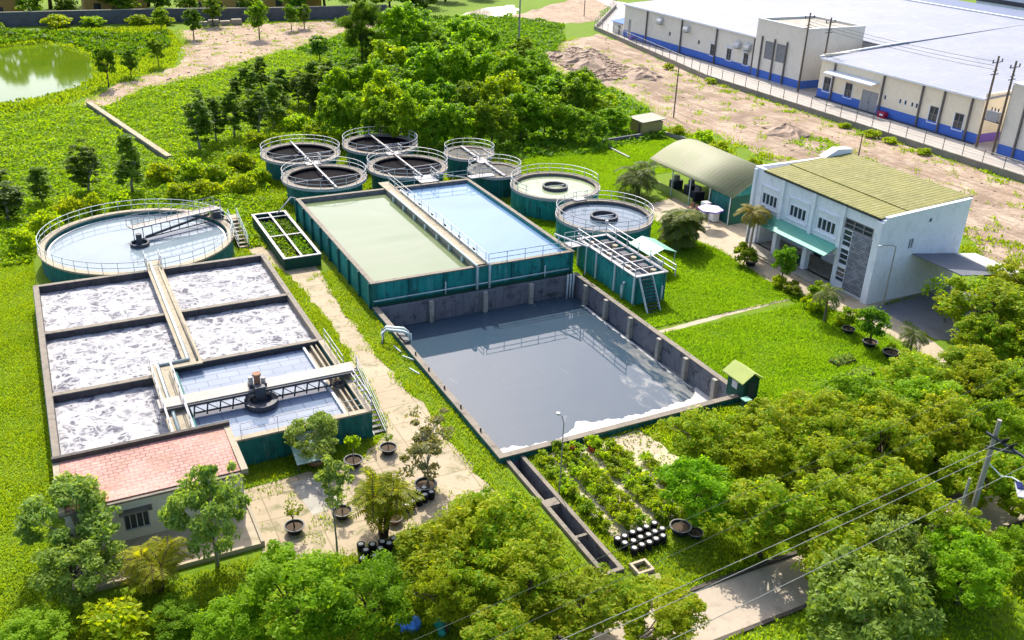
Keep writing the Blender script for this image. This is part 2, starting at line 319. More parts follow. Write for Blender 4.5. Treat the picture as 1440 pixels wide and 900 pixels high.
# ------------------------------------------------------------------ geometry helpers
class MB:
    def __init__(s): s.v = []; s.f = []
    def add(s, vs, fs):
        o = len(s.v); s.v += [tuple(p) for p in vs]; s.f += [tuple(i+o for i in f) for f in fs]
    def box(s, x0, y0, z0, x1, y1, z1):
        s.add([(x0,y0,z0),(x1,y0,z0),(x1,y1,z0),(x0,y1,z0),(x0,y0,z1),(x1,y0,z1),(x1,y1,z1),(x0,y1,z1)],
              [(0,3,2,1),(4,5,6,7),(0,1,5,4),(1,2,6,5),(2,3,7,6),(3,0,4,7)]); return s
    def prism(s, poly, z0, z1):
        n = len(poly); a = sum(poly[i][0]*poly[(i+1) % n][1]-poly[(i+1) % n][0]*poly[i][1] for i in range(n))
        if a < 0: poly = poly[::-1]
        s.add([(x,y,z0) for x,y in poly]+[(x,y,z1) for x,y in poly],
              [tuple(range(n))[::-1], tuple(range(n, 2*n))]+[(i,(i+1) % n,n+(i+1) % n,n+i) for i in range(n)]); return s
    def prism_y(s, prof, y0, y1):       # profile in (x, z) swept along Y
        n = len(prof); a = sum(prof[i][0]*prof[(i+1) % n][1]-prof[(i+1) % n][0]*prof[i][1] for i in range(n))
        if a < 0: prof = prof[::-1]
        s.add([(x,y0,z) for x,z in prof]+[(x,y1,z) for x,z in prof],
              [tuple(range(n)), tuple(range(n, 2*n))[::-1]]+[(n+i,n+(i+1) % n,(i+1) % n,i) for i in range(n)]); return s
    def prism_x(s, prof, x0, x1):       # profile in (y, z) swept along X
        n = len(prof); a = sum(prof[i][0]*prof[(i+1) % n][1]-prof[(i+1) % n][0]*prof[i][1] for i in range(n))
        if a < 0: prof = prof[::-1]
        s.add([(x0,y,z) for y,z in prof]+[(x1,y,z) for y,z in prof],
              [tuple(range(n))[::-1], tuple(range(n, 2*n))]+[(i,(i+1) % n,n+(i+1) % n,n+i) for i in range(n)]); return s
    def cyl(s, cx, cy, z0, z1, r, n=24, r2=None):
        r2 = r if r2 is None else r2
        a = [2*PI*i/n for i in range(n)]
        s.add([(cx+r*math.cos(t),cy+r*math.sin(t),z0) for t in a]+[(cx+r2*math.cos(t),cy+r2*math.sin(t),z1) for t in a],
              [tuple(range(n))[::-1], tuple(range(n, 2*n))]+[(i,(i+1) % n,n+(i+1) % n,n+i) for i in range(n)]); return s
    def ring(s, cx, cy, r0, r1, z0, z1, n=64):
        a = [2*PI*i/n for i in range(n)]; v = []
        for rr, z in ((r0,z0),(r1,z0),(r1,z1),(r0,z1)): v += [(cx+rr*math.cos(t),cy+rr*math.sin(t),z) for t in a]
        f = []
        for k in range(4):
            for i in range(n):
                j = (i+1) % n; k2 = (k+1) % 4; f.append((k*n+i,k*n+j,k2*n+j,k2*n+i))
        s.add(v, f); return s
    def tube(s, pts, r, n=6):
        pts = [Vector(p) for p in pts]; rs = r if isinstance(r, (list, tuple)) else [r]*len(pts); v = []; f = []
        for i, p in enumerate(pts):
            t = (pts[min(i+1, len(pts)-1)]-pts[max(i-1, 0)]).normalized()
            a = t.cross(Vector((0,0,1)) if abs(t.z) < .95 else Vector((1,0,0))).normalized(); b = t.cross(a)
            v += [p+(a*math.cos(2*PI*k/n)+b*math.sin(2*PI*k/n))*rs[i] for k in range(n)]
        for i in range(len(pts)-1):
            for k in range(n): f.append((i*n+k,i*n+(k+1) % n,(i+1)*n+(k+1) % n,(i+1)*n+k))
        f += [tuple(range(n))[::-1], tuple(range((len(pts)-1)*n, len(pts)*n))]
        s.add(v, f); return s
    def bar(s, p, q, w, h):             # rectangular bar from p to q, w wide, h deep
        p = Vector(p); q = Vector(q); t = (q-p).normalized()
        a = t.cross(Vector((0,0,1)) if abs(t.z) < .95 else Vector((1,0,0))).normalized()*w/2; b = a.cross(t).normalized()*h/2
        s.add([p-a-b,p+a-b,p+a+b,p-a+b,q-a-b,q+a-b,q+a+b,q-a+b],
              [(0,1,2,3),(7,6,5,4),(0,4,5,1),(1,5,6,2),(2,6,7,3),(3,7,4,0)]); return s
    def rail(s, pts, h=1.05, rows=(.55, 1.05), step=1.6, r=.035, closed=False):
        pts = [Vector(p) for p in pts]
        if closed: pts.append(pts[0])
        up = Vector((0,0,1))
        for z in rows: s.tube([p+up*z for p in pts], r, 5)
        acc = 0.0; s.tube([pts[0], pts[0]+up*h], r*.9, 5)
        for a, b in zip(pts[:-1], pts[1:]):
            L = (b-a).length
            if L < 1e-6: continue
            q = step-acc
            while q < L+1e-6: s.tube([a+(b-a)*(q/L), a+(b-a)*(q/L)+up*h], r*.9, 5); q += step
            acc = (acc+L) % step
        return s
    def build(s, name, material, parent=None, smooth=False):
        me = bpy.data.meshes.new(name)
        o_ = Vector(parent.location) if parent else Vector((0,0,0))
        if parent and parent.parent: o_ = o_+Vector(parent.parent.location)
        me.from_pydata([(p[0]-o_.x,p[1]-o_.y,p[2]-o_.z) for p in s.v], [], s.f); me.update()
        if smooth: me.polygons.foreach_set('use_smooth', [True]*len(me.polygons))
        me.materials.append(MATS[material])
        ob = bpy.data.objects.new(name, me); COL.objects.link(ob)
        if parent: ob.parent = parent
        return ob
def thing(name, label, cat, loc, group=None, rz=0):
    o = bpy.data.objects.new(name, None); COL.objects.link(o); o.location = loc; o.rotation_euler = (0,0,rz)
    o.empty_display_size = .3; o['label'] = label; o['category'] = cat
    if group: o['group'] = group
    return o
def tag(o, label, cat, group=None):
    o['label'] = label; o['category'] = cat
    if group: o['group'] = group
    return o
def structure(o, label, cat='ground'):
    o['kind'] = 'structure'; o['label'] = label; o['category'] = cat; return o
def circ(cx, cy, rr, z, a0=0, a1=360, n=64):
    return [(cx+rr*math.cos(math.radians(a0+(a1-a0)*i/n)), cy+rr*math.sin(math.radians(a0+(a1-a0)*i/n)), z) for i in range(n if a1-a0 == 360 else n+1)]
def copy_thing(root, label, loc, rz=0., sc=(1,1,1), group=None):
    c = root.copy(); COL.objects.link(c); c.location = loc; c.rotation_euler = (0,0,rz); c.scale = sc; c['label'] = label
    if group: c['group'] = group
    for ch in root.children:
        k = ch.copy(); COL.objects.link(k); k.parent = c
        for g in ch.children:
            q = g.copy(); COL.objects.link(q); q.parent = k
    return c
def wobble(poly, amp, step, seed):      # subdivide a polygon and roughen its edge
    rg = random.Random(seed); out = []
    for i, p in enumerate(poly):
        q = poly[(i+1) % len(poly)]; L = math.hypot(q[0]-p[0], q[1]-p[1]); k = max(1, int(L/step))
        for j in range(k):
            t = j/k; a = amp if j else amp*.4
            out.append((p[0]+(q[0]-p[0])*t+rg.uniform(-a,a), p[1]+(q[1]-p[1])*t+rg.uniform(-a,a)))
    return out
def sheet(name, poly, z, material, parent=None):
    from mathutils.geometry import tessellate_polygon
    tris = tessellate_polygon([[Vector((x,y,0)) for x,y in poly]]); b = MB(); f = []
    for t in tris:
        a, c, e = (poly[i] for i in t)
        f.append(t if (c[0]-a[0])*(e[1]-a[1])-(c[1]-a[1])*(e[0]-a[0]) > 0 else t[::-1])
    b.add([(x,y,z) for x,y in poly], f); return b.build(name, material, parent)
def inpoly(x, y, poly):
    c = np.zeros(len(x), bool); n = len(poly)
    for i in range(n):
        x0, y0 = poly[i]; x1, y1 = poly[(i+1) % n]
        if y0 == y1: continue
        k = ((y0 > y) != (y1 > y)) & (x < (x1-x0)*(y-y0)/(y1-y0)+x0); c ^= k
    return c
def quads_mesh(name, P, material):      # P: (N,4,3) array of kites
    N = len(P); me = bpy.data.meshes.new(name)
    me.vertices.add(N*4); me.vertices.foreach_set('co', P.astype(np.float32).reshape(-1))
    me.loops.add(N*4); me.loops.foreach_set('vertex_index', np.arange(N*4, dtype=np.int32))
    me.polygons.add(N); me.polygons.foreach_set('loop_start', np.arange(0, N*4, 4, dtype=np.int32))
    me.update(calc_edges=True); me.validate(); me.materials.append(MATS[material]); return me
def kites(rg, C, L, Wd, up=.6, droop=0., out=None, osc=0.):
    """leaf quads at points C; normals random, pulled upwards by up and outwards by osc"""
    N = len(C); nrm = rg.normal(size=(N,3)); nrm /= np.linalg.norm(nrm,axis=1)[:,None]; nrm[:,2] += up
    if out is not None: nrm += out*osc
    nrm /= np.linalg.norm(nrm,axis=1)[:,None]
    t = rg.normal(size=(N,3)); t[:,2] -= droop; t -= nrm*(t*nrm).sum(1)[:,None]; t /= np.linalg.norm(t,axis=1)[:,None]
    b = np.cross(nrm, t); s = rg.uniform(.65,1.3,size=(N,1)); L = L*s; Wd = Wd*s
    P = np.empty((N,4,3)); P[:,0] = C-t*L*.5; P[:,1] = C+b*Wd*.5; P[:,2] = C+t*L*.5; P[:,3] = C-b*Wd*.5
    return P
def hfield(x, y, s=1.):
    return (.5+.22*np.sin(x*.9*s+1.3*np.sin(y*.7*s))+.2*np.sin(y*1.1*s+1.7*np.sin(x*.53*s+2))+.12*np.sin((x+y)*2.3*s)+.1*np.sin((x-y)*3.1*s+1)).clip(.05,1.2)
EXCL_R = []                             # rectangles and circles where no grass grows
EXCL_C = []
EXCL_P = []
def scatter(name, label, poly, dens, material, kind, size, hgt, seed, holes=(), cat='grass', patch=.0, s=1., skip_poly=False, thr=None):
    rg = np.random.default_rng(seed); p = np.array(poly); x0, y0 = p.min(0); x1, y1 = p.max(0)
    N = int((x1-x0)*(y1-y0)*dens); x = rg.uniform(x0,x1,N); y = rg.uniform(y0,y1,N); k = inpoly(x,y,poly)
    for a in EXCL_R: k &= ~((x > a[0]) & (x < a[2]) & (y > a[1]) & (y < a[3]))
    for a in EXCL_C: k &= (x-a[0])**2+(y-a[1])**2 > a[2]**2
    for h in (list(holes)+([] if skip_poly else EXCL_P)): k &= ~inpoly(x,y,h)
    if patch: k &= rg.uniform(0,1,N) > patch*(1-hfield(x*.35+5,y*.35,1.))
    if thr: k &= hfield(x*1.1+3,y*1.1+8,1.)+rg.uniform(-.12,.12,N) > thr
    x = x[k]; y = y[k]; N = len(x); hf = hfield(x,y,s)
    if kind == 'blade':
        L = size[1]*(.6+.6*hf)*rg.uniform(.6,1.2,N); a = rg.uniform(0,2*PI,N); lean = rg.uniform(.1,.9,N); a2 = rg.uniform(0,2*PI,N)
        base = np.stack([x,y,np.zeros(N)],1); tip = np.stack([x+np.cos(a2)*lean*L,y+np.sin(a2)*lean*L,hgt*hf*.3+L],1)
        b = np.stack([np.cos(a),np.sin(a),np.zeros(N)],1)*size[0]*rg.uniform(.7,1.3,N)[:,None]; mid = base*.45+tip*.55
        P = np.stack([base,mid+b*.5,tip,mid-b*.5],1)
    else:
        z = hgt*hf*np.sqrt(rg.uniform(.12,1,N)); C = np.stack([x,y,z],1); P = kites(rg,C,size[1],size[0],up=.7)
        P[:,:,2] = np.maximum(P[:,:,2], .02)
    o = bpy.data.objects.new(name, quads_mesh(name,P,material)); COL.objects.link(o); o['kind'] = 'stuff'; o['label'] = label; o['category'] = cat
    return o

# ------------------------------------------------------------------ plants
def crown_points(rg, n, R, z0, z1, shape, clumps, cr, inner=.35):
    """leaf centres gathered in clumps spread through a crown envelope"""
    cen = []; lob = (rg.uniform(.05,.2),rg.uniform(0,6),rg.uniform(.05,.16),rg.uniform(0,6))
    while len(cen) < clumps:
        q = rg.normal(size=3); q /= np.linalg.norm(q); rad = inner+(1-inner)*rg.uniform(0,1)**.45; q *= rad
        zz = (q[2]+1)/2
        if shape == 'cone':
            w_ = (1-zz)**.75*1.15+.08; ang = rg.uniform(0,2*PI); rr = w_*math.sqrt(rg.uniform(.15,1)); q = np.array([math.cos(ang)*rr,math.sin(ang)*rr,q[2]])
        elif shape == 'flat':
            if q[2] < -.25 and rg.uniform() < .75: continue
        elif shape == 'tall': pass
        ir = 1+lob[0]*math.sin(2*math.atan2(q[1],q[0])+lob[1])+lob[2]*math.sin(3*math.atan2(q[1],q[0])+lob[3]); cen.append((q[0]*R*(1-cr*.6)*ir,q[1]*R*(1-cr*.6)*ir,z0+(z1-z0)*((q[2]+1)/2)*rg.uniform(.88,1.06)))
    cen = np.array(cen); w_ = rg.uniform(.4,1.4,clumps); w_ /= w_.sum(); k = rg.choice(clumps,n,p=w_)
    off = rg.normal(size=(n,3)); off /= np.linalg.norm(off,axis=1)[:,None]; rad = cr*R*rg.uniform(.5,1.5,clumps)[k]
    off *= (rad*rg.uniform(.0,1,n)**.4)[:,None]; off[:,2] *= .55
    C = cen[k]+off; out = off/np.maximum(np.linalg.norm(off,axis=1)[:,None],1e-3)
    C[:,2] = np.maximum(C[:,2], .06)
    return C, out, cen
def tree_proto(kind, seed, H, R, n, leaf, leafm, barkm, shape='round', clumps=40, cr=.3, z0=.3, tr=.12, up=.55, droop=0., trunk=True, lean=.05, inner=.35, limbs=10, multi=1):
    rg = np.random.default_rng(seed); C, out, cen = crown_points(rg,n,R,H*z0,H*.97,shape,clumps,cr,inner)
    P = kites(rg,C,leaf[1],leaf[0],up=up,droop=droop,out=out,osc=.55); me = quads_mesh('crown',P,leafm); b = MB()
    if trunk:
        top = H*(z0+.45*(1-z0))
        for mlt in range(multi):
            dx, dy = rg.normal(0,lean*H,2)+(rg.normal(0,.12*R,2)*3 if multi > 1 else 0)
            pts = [(dx*t*t+rg.normal(0,.015*H)*t,dy*t*t+rg.normal(0,.015*H)*t,top*t) for t in (0,.25,.5,.75,1)]; pts[0] = (0,0,0)
            b.tube(pts,[tr*1.25,tr,tr*.85,tr*.7,tr*.5],7)
            for i in rg.choice(len(cen),min(limbs,len(cen)),replace=False):
                k = rg.integers(2,5); s_ = Vector(pts[k]); e = Vector(cen[i])
                if e.z < s_.z: e.z = s_.z+.2
                mid = s_.lerp(e,.5)+Vector(rg.normal(0,.05*R,3)); b.tube([s_,mid,e],[tr*.45,tr*.3,tr*.12],5)
    mt = None
    if trunk:
        mt = bpy.data.meshes.new('trunk'); mt.from_pydata(b.v,[],b.f); mt.materials.append(MATS[barkm]); mt.update()
        mt.polygons.foreach_set('use_smooth',[True]*len(mt.polygons))
    return dict(H=H,R=R,crown=me,trunk=mt)
def put(proto, name, label, cat, x, y, h, rr, group=None, rz=None, z=0.):
    o = thing(name,label,cat,(x,y,z),group,rnd.uniform(0,2*PI) if rz is None else rz); s = rr/proto['R']; o.scale = (s,s,h/proto['H'])
    for nm in ('trunk','crown'):
        if proto.get(nm) is not None:
            c = bpy.data.objects.new(nm,proto[nm]); COL.objects.link(c); c.parent = o
    return o
def palm_proto(seed, H, R, nf, tr, leafm, barkm, lw=.10, nl=22, upm=.9, clump=1, stemsplay=0.):
    """stems and arching fronds; each frond is a midrib row of long leaflets"""
    rg = np.random.default_rng(seed); P = []; b = MB()
    for c in range(clump):
        ang0 = rg.uniform(0,2*PI); sp = stemsplay*rg.uniform(.3,1) if clump > 1 else .04*H; hh = H*(rg.uniform(.35,1) if clump > 1 else 1)
        top = Vector((math.cos(ang0)*sp,math.sin(ang0)*sp,hh*.68 if clump > 1 else hh*.8)); mid = Vector((top.x*.4+.02,top.y*.4,top.z*.5))
        root = Vector((top.x*.25,top.y*.25,0)) if clump > 1 else Vector((0,0,0))
        b.tube([root,mid,top],[tr*1.3,tr,tr*.8],7)
        for i in range(nf):
            a = 2*PI*i/nf+rg.uniform(-.25,.25); el_ = rg.uniform(.1,1.15)*upm; L = R*rg.uniform(.85,1.15)
            dh = Vector((math.cos(a),math.sin(a),0)); p = top.copy(); dirv = (dh*math.cos(el_)+Vector((0,0,1))*math.sin(el_)); seg = L/nl; rib = [p.copy()]
            for k in range(nl):
                dirv = (dirv+Vector((0,0,-1.9/nl))).normalized(); p = p+dirv*seg; rib.append(p.copy())
                side = dirv.cross(Vector((0,0,1))); side = side.normalized() if side.length > .01 else Vector((1,0,0))
                ll = L*.34*math.sin(PI*min(1,(k+2)/(nl+1)))**.6
                for sg in (-1,1):
                    tip = p+side*sg*ll*.85+dirv*ll*.5+Vector((0,0,-ll*.35*rg.uniform(.4,1.2))); w_ = dirv*lw; m_ = p.lerp(tip,.4)
                    P.append([p,m_+w_*.3,tip,m_-w_*.3])
            b.tube(rib[::5]+[rib[-1]],.018,4)
    me = quads_mesh('fronds',np.array([[list(q) for q in k] for k in P]),leafm)
    mt = bpy.data.meshes.new('stem'); mt.from_pydata(b.v,[],b.f); mt.materials.append(MATS[barkm]); mt.update()
    return dict(H=H,R=R,crown=me,trunk=mt)
# ------------------------------------------------------------------ ground (one sheet with the sunk pond and trench left open)
b = MB()
for x0, y0, x1, y1 in ((-900,-600,-.3,1500),(20.3,-600,1300,1500),(-.3,25,20.3,1500),(-.3,-600,20.3,-12.9),(1.35,-12.9,20.3,-.3),(-.3,-12.9,-.05,-.3)):
    b.add([(x0,y0,0),(x1,y0,0),(x1,y1,0),(x0,y1,0)],[(0,1,2,3)])
structure(b.build('ground','grass_ground'),'grassy ground of the whole site','ground')
def zone(name, label, poly, z, material, amp=.4, step=1.5, seed=1, cat='ground', excl=True):
    q = wobble(poly,amp,step,seed); o = structure(sheet(name,q,z,material),label,cat)
    if excl: EXCL_P.append(q)
    return o
DIRT_R = [(101,152),(92.2,99),(91.8,60),(91.8,27),(91.8,-8),(66,0),(60,8),(63.8,13.5),(72,27),(67,50),(68.4,64.4),(63,68),(65.9,77),(71,92),(67.7,111.8),(72.1,125.4),(87,145)]
zone('dirt_field','bare sandy earth strip with vehicle ruts below the factory fence',DIRT_R,.008,'dirt_ground',.9,2.,3)
DIRT_L = [(-17.6,113.9),(-12.6,124.6),(1.5,141.3),(7,165.2),(8,181),(22,186),(47.8,187.5),(60,187),(60,178),(42.2,167.1),(24.3,151.7),(3.3,129.9),(-7.2,122.8),(-13.9,111.6)]
zone('dirt_track','pale stony dirt track widening towards the boundary wall',DIRT_L,.008,'dirt_pale',.8,2.,4)
zone('dirt_bank','bare pinkish earth beyond the fence corner',[(110,197),(129,212),(139,208),(111,170),(98,167),(92,182)],.008,'dirt_pale',1.,2.5,5)
YARD = [(39,41),(45.6,42.2),(45,36),(52,34),(52,9.2),(47,8.5),(43.5,8.2),(42.6,3),(41,-3.4),(39,-3.4),(39.6,3.3),(38.8,7),(38.5,13),(37.6,17.1),(38.2,25.9),(37.3,32.1),(37.2,36)]
zone('yard','pale concrete forecourt of the white office',YARD,.008,'pale_concrete',.15,1.,6)
zone('asphalt_apron','grey paved apron beside the white office',[(42.9,8.4),(42.7,1.2),(46,-1.5),(52,2),(56,9),(50,9)],.012,'asphalt',.12,1.,7)
PATH = [(-7.0,44.2),(-5.3,44.6),(-4.9,38.2),(-1.8,37.9),(-2.2,33),(-2.7,28),(-2.6,21.2),(-2.7,13.4),(-2.1,8.1),(-2.2,1.6),(-2.2,-3),(-6,-4.4),(-8.8,-4.6),(-12,-5.2),(-16.9,-3.4),(-16.4,3.6),(-8.6,3.8),(-5.7,7),(-4.7,15.8),(-4.6,28.5),(-5.1,36.6),(-6.6,40)]
zone('path','worn pale concrete path between the tanks',PATH,.008,'path_concrete',.28,.9,8)
structure(sheet('footpath',wobble([(20.9,11.5),(29,12.2),(36.5,12.7),(37.8,13.6),(37.8,14.2),(36.3,13.3),(29,12.8),(20.9,12.1)],.06,.8,9),.008,'pale_concrete'),'narrow concrete footpath across the lawn','path')
structure(sheet('warehouse_yard',[(92.9,-40),(100,-40),(104,-40),(150,-40),(150,150),(136,215),(128.5,190),(103.4,157.6),(92.9,99)],.012,'yard_concrete'),'pale concrete apron along the factory wall','yard')
structure(sheet('road',[(-120,-27.2),(120,-5.5),(120,-9.0),(-120,-30.6)] if False else [(-120,-15.9),(120,-15.9),(120,-19.3),(-120,-19.3)],.012,'road_concrete'),'concrete road in front of the plant','road')
b = MB()
for y in (-15.75,-19.45): b.box(-120,y-.12,0,120,y+.12,.12)
structure(b.build('kerb','dark_brown_concrete'),'dark kerbs of the road','kerb')
zone('garden_bed','sandy garden ground between the rows of shrubs',[(2.2,-.6),(10.6,-.6),(11.2,-4.6),(8.6,-9.6),(2.4,-10.4)],.008,'bed_sand',.25,.8,10)
LAKE = [(-95,128),(-60,118),(-31.6,117.6),(-28.6,118.6),(-22.5,121.2),(-16.8,127.7),(-14.1,132.8),(-12.5,154.3),(-15.3,164.6),(-20,172),(-27.9,169),(-40,164),(-95,160)]
structure(sheet('lake',wobble(LAKE,.5,2.,11),.02,'lake_water'),'green pond reflecting trees','lake'); EXCL_P.append(LAKE)
PUD = [(80,188),(90,197),(103,203),(101,195),(95.3,186),(86,180)]
structure(sheet('puddle',wobble(PUD,.6,2.,12),.016,'puddle_water'),'muddy pool glaring in the light beyond the thicket','water'); EXCL_P.append(PUD)
EXCL_R += [(-26.95,6.1,-6.0,37.3),(-27.2,-2.6,-16.2,6.2),(-.42,-.42,20.42,50.5),(21.8,17.2,25.3,27.7),(42.3,8.6,60,27.2),(43.5,31,54.5,50.5),(92,-40,330,160),(-120,-19.6,120,-15.6),(-.3,-13,1.5,0),(20.9,11.5,36.5,12.7),(-5.4,35.6,-.8,51.5)]
EXCL_C += [(-17.14,46.05,9.1)]+[(4.85,67.5,4.5),(4.8,57,4.5),(15.6,68.2,4.5),(15.3,57.6,4.5),(24.8,60.3,3),(24.6,52.4,3),(28.6,44.5,5.3),(28.5,33.4,5.3)]

# ------------------------------------------------------------------ big sunk pond
t = thing('settling_basin','large sunken concrete basin of dark grey water with white scum along its front wall','basin',(10,0,0))
b = MB()
for x0,y0,x1,y1 in ((-.35,-.35,20.35,0),(-.35,24.7,20.35,25.1),(-.35,0,0,24.7),(20,0,20.35,24.7)): b.box(x0,y0,-3,x1,y1,.42)
b.build('wall','dark_wall',t)
b = MB()
for x0,y0,x1,y1 in ((-.45,-.45,20.45,.04),(-.45,.04,.04,25.12),(19.96,.04,20.45,25.12)): b.box(x0,y0,.42,x1,y1,.52)
b.build('rim','rim_concrete',t)
b = MB()
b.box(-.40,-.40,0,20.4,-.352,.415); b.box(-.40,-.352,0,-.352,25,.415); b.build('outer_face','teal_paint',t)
for x in (4.9,10.3,15.1): MB().box(x-.2,24.35,-3,x+.2,24.7,.415).build('pilaster','concrete',t)
for y in (2.6,6.4,10.2,14.6,18.7,22.3): MB().box(19.62,y-.2,-3,20,y+.2,.415).build('pilaster','concrete',t)
b = MB(); b.add([(0,0,-1.6),(20,0,-1.6),(20,24.7,-1.6),(0,24.7,-1.6)],[(0,1,2,3)]); b.build('water','pond_water',t)
rg = random.Random(5); FK = [(0,3.5),(1.7,3.4),(3.2,3.0),(4.8,2.75),(6.5,2.9),(7.6,3.6),(8.4,4.3),(9.5,3.8),(10.4,3.6),(11.8,3.4),(13.1,3.3),(15.3,3.3),(17.4,3.5),(18.8,3.6),(20.01,5.2)]
far = []
for i in range(0,161):
    x = 20*i/160; k_ = max(j for j in range(len(FK)-1) if FK[j][0] <= x); f_ = (x-FK[k_][0])/(FK[k_+1][0]-FK[k_][0]); far.append((x,FK[k_][1]+(FK[k_+1][1]-FK[k_][1])*f_+.1*math.sin(x*3.1)+.06*math.sin(x*7.7+1)+rg.uniform(-.05,.05)))
for i in ():
    far.append((x, 2.75+1.1*math.sin(x*.75+.6)*math.exp(-((x-9)/7)**2)+.35*math.sin(x*1.9)+.16*math.sin(x*4.7+1)+rg.uniform(-.08,.08)+(.9 if 8.2 < x < 11 else 0)*math.sin((x-8.2)/2.8*PI)+max(0,(x-18.4))*1.7))
poly = [(.01,.01)]+[(19.99,.01)]+[(min(19.99,max(.01,x)),y) for x,y in far[::-1]]
b = MB(); b.prism(poly,-1.597,-1.56); b.build('scum_layer','white_foam',t)
b = MB(); ys = [5.0+i*.35 for i in range(50)]
b.prism([(19.62,ys[0]),(19.62,ys[-1])]+[(19.62-.05-rg.uniform(.0,.3),y) for y in ys[::-1]],-1.597,-1.568)
b.build('scum_edge','white_foam',t)
for y in (3.1,6.5,9.5,12.6,15.4): MB().cyl(-.2,y,.52,.80,.07,8).build('bollard','dark_steel',t)
t2 = thing('inlet_pipe','pale bent double pipe hooking over the path side rim of the grey basin','pipe',(-.2,19.4,.5))
b = MB()
b.tube([(-1.4,19.8,.05),(-1.4,19.8,.95),(-1.1,19.8,1.15),(.1,18.9,1.2),(.35,18.6,1.0),(.35,18.6,-1.2)],.13,8)
b.tube([(-1.7,19.1,.05),(-1.7,19.1,1.0),(-1.3,19.1,1.25),(-.2,18.2,1.3),(.3,17.8,1.1),(.3,17.8,-1.2)],.13,8)
b.build('pipe','pale_pipe',t2,True); MB().box(-.3,17.4,.53,.15,19.5,.72).build('pipe_saddle','dark_steel',t2)

# ------------------------------------------------------------------ double rectangular tank behind the pond
X0,X1,Y0,Y1,ZT = -.28,20.17,25.65,50.35,2.6
t = thing('equalisation_tank','big rectangular teal tank split into a milky green and a pale blue pool','tank',(10,38,0))
b = MB()
for x0,y0,x1,y1 in ((X0,Y0,X1,Y0+.3),(X0,Y1-.3,X1,Y1),(X0,Y0+.3,X0+.3,Y1-.3),(X1-.3,Y0+.3,X1,Y1-.3)): b.box(x0,y0,0,x1,y1,ZT-.1)
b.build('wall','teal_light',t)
b = MB()
for x0,y0,x1,y1 in ((X0-.12,Y0-.12,X1+.12,Y0+.32),(X0-.12,Y1-.32,X1+.12,Y1+.12),(X0-.12,Y0+.32,X0+.32,Y1-.32),(X1-.32,Y0+.32,X1+.12,Y1-.32)): b.box(x0,y0,ZT-.1,x1,y1,ZT)
b.build('coping','rim_concrete',t)
for y in [Y0+.25+i*3.05 for i in range(9)]: MB().box(X0-.22,y-.13,0,X0-.004,y+.13,ZT-.104).build('buttress','teal_paint',t)
for x in (X0+.15,3.3,6.7,13.6,16.8,20.0): MB().box(x-.13,Y0-.2,0,x+.13,Y0-.004,ZT-.104).build('buttress','teal_paint',t)
for y in [Y0+3+i*3.05 for i in range(8)]: MB().box(X1+.004,y-.13,0,X1+.2,y+.13,ZT-.104).build('buttress','teal_paint',t)
MB().box(X0+.05,Y0-.28,0,X1-.05,Y0-.204,.62).build('plinth','dark_green_paint',t)
b = MB(); b.add([(0,Y0+.3,2.12),(9.85,Y0+.3,2.12),(9.85,Y1-.3,2.12),(0,Y1-.3,2.12)],[(0,1,2,3)]); b.build('green_water','pale_green_water',t)
b = MB(); b.add([(10.75,Y0+.3,2.2),(X1-.3,Y0+.3,2.2),(X1-.3,Y1-.3,2.2),(10.75,Y1-.3,2.2)],[(0,1,2,3)]); b.build('blue_water','pale_blue_water',t)
MB().box(X0+.33,Y1-.335,1.8,X1-.33,Y1-.303,2.49).build('dark_face','dark_wall',t)  # thin darker sheet laid over the inner back wall
MB().box(X0+.303,Y0+.35,1.8,X0+.333,Y1-.34,2.49).build('dark_face','dark_wall',t)
b = MB(); b.box(9.85,Y0+.33,0,10.75,Y1-.345,2.52); b.build('partition','concrete',t)
b = MB(); b.box(9.7,Y0+.1,2.61,10.95,Y1+1.9,2.72); b.build('walkway','walk_concrete',t)
b = MB(); b.rail([(10.9,Y0+.2,2.72),(10.9,Y1+1.8,2.72)],r=.037,step=2.); b.build('handrail','white_metal',t)
b = MB(); b.rail([(11.1,Y0-.02,2.6),(X1-.05,Y0-.02,2.6)],r=.04,step=1.9); b.build('handrail','pale_pipe',t)
b = MB(); b.rail([(11.0,Y1-.02,2.6),(X1-.05,Y1-.02,2.6)],r=.037,step=2.4); b.build('handrail','white_metal',t)
b = MB(); b.tube([(X0,Y0-.42,1.0),(X1-.6,Y0-.42,1.0)],.06,8); b.build('drain_pipe','pale_pipe',t,True)
for x in (6.6,16.9):
    b = MB(); b.tube([(x,Y0-.42,.55),(x,Y0-.42,1.75)],.07,8); b.build('drain_pipe','pale_pipe',t,True)
for x in (9.72,10.98):
    b = MB(); b.tube([(x,Y1-2,2.86),(x,Y0-.3,2.86),(x,Y0-.52,2.72),(x,Y0-.52,.5)],.12,8); b.build('feed_pipe','pale_pipe',t,True)
for i in range(7): MB().box(9.55,Y0+2.6+i*3.1,2.05,9.8,Y0+2.9+i*3.1,2.6).build('bracket','pale_pipe',t)
for i in range(6): MB().box(10.98,Y0+3+i*3.5,2.74,11.12,Y0+3.35+i*3.5,3.15).build('valve_box','dark_steel',t)

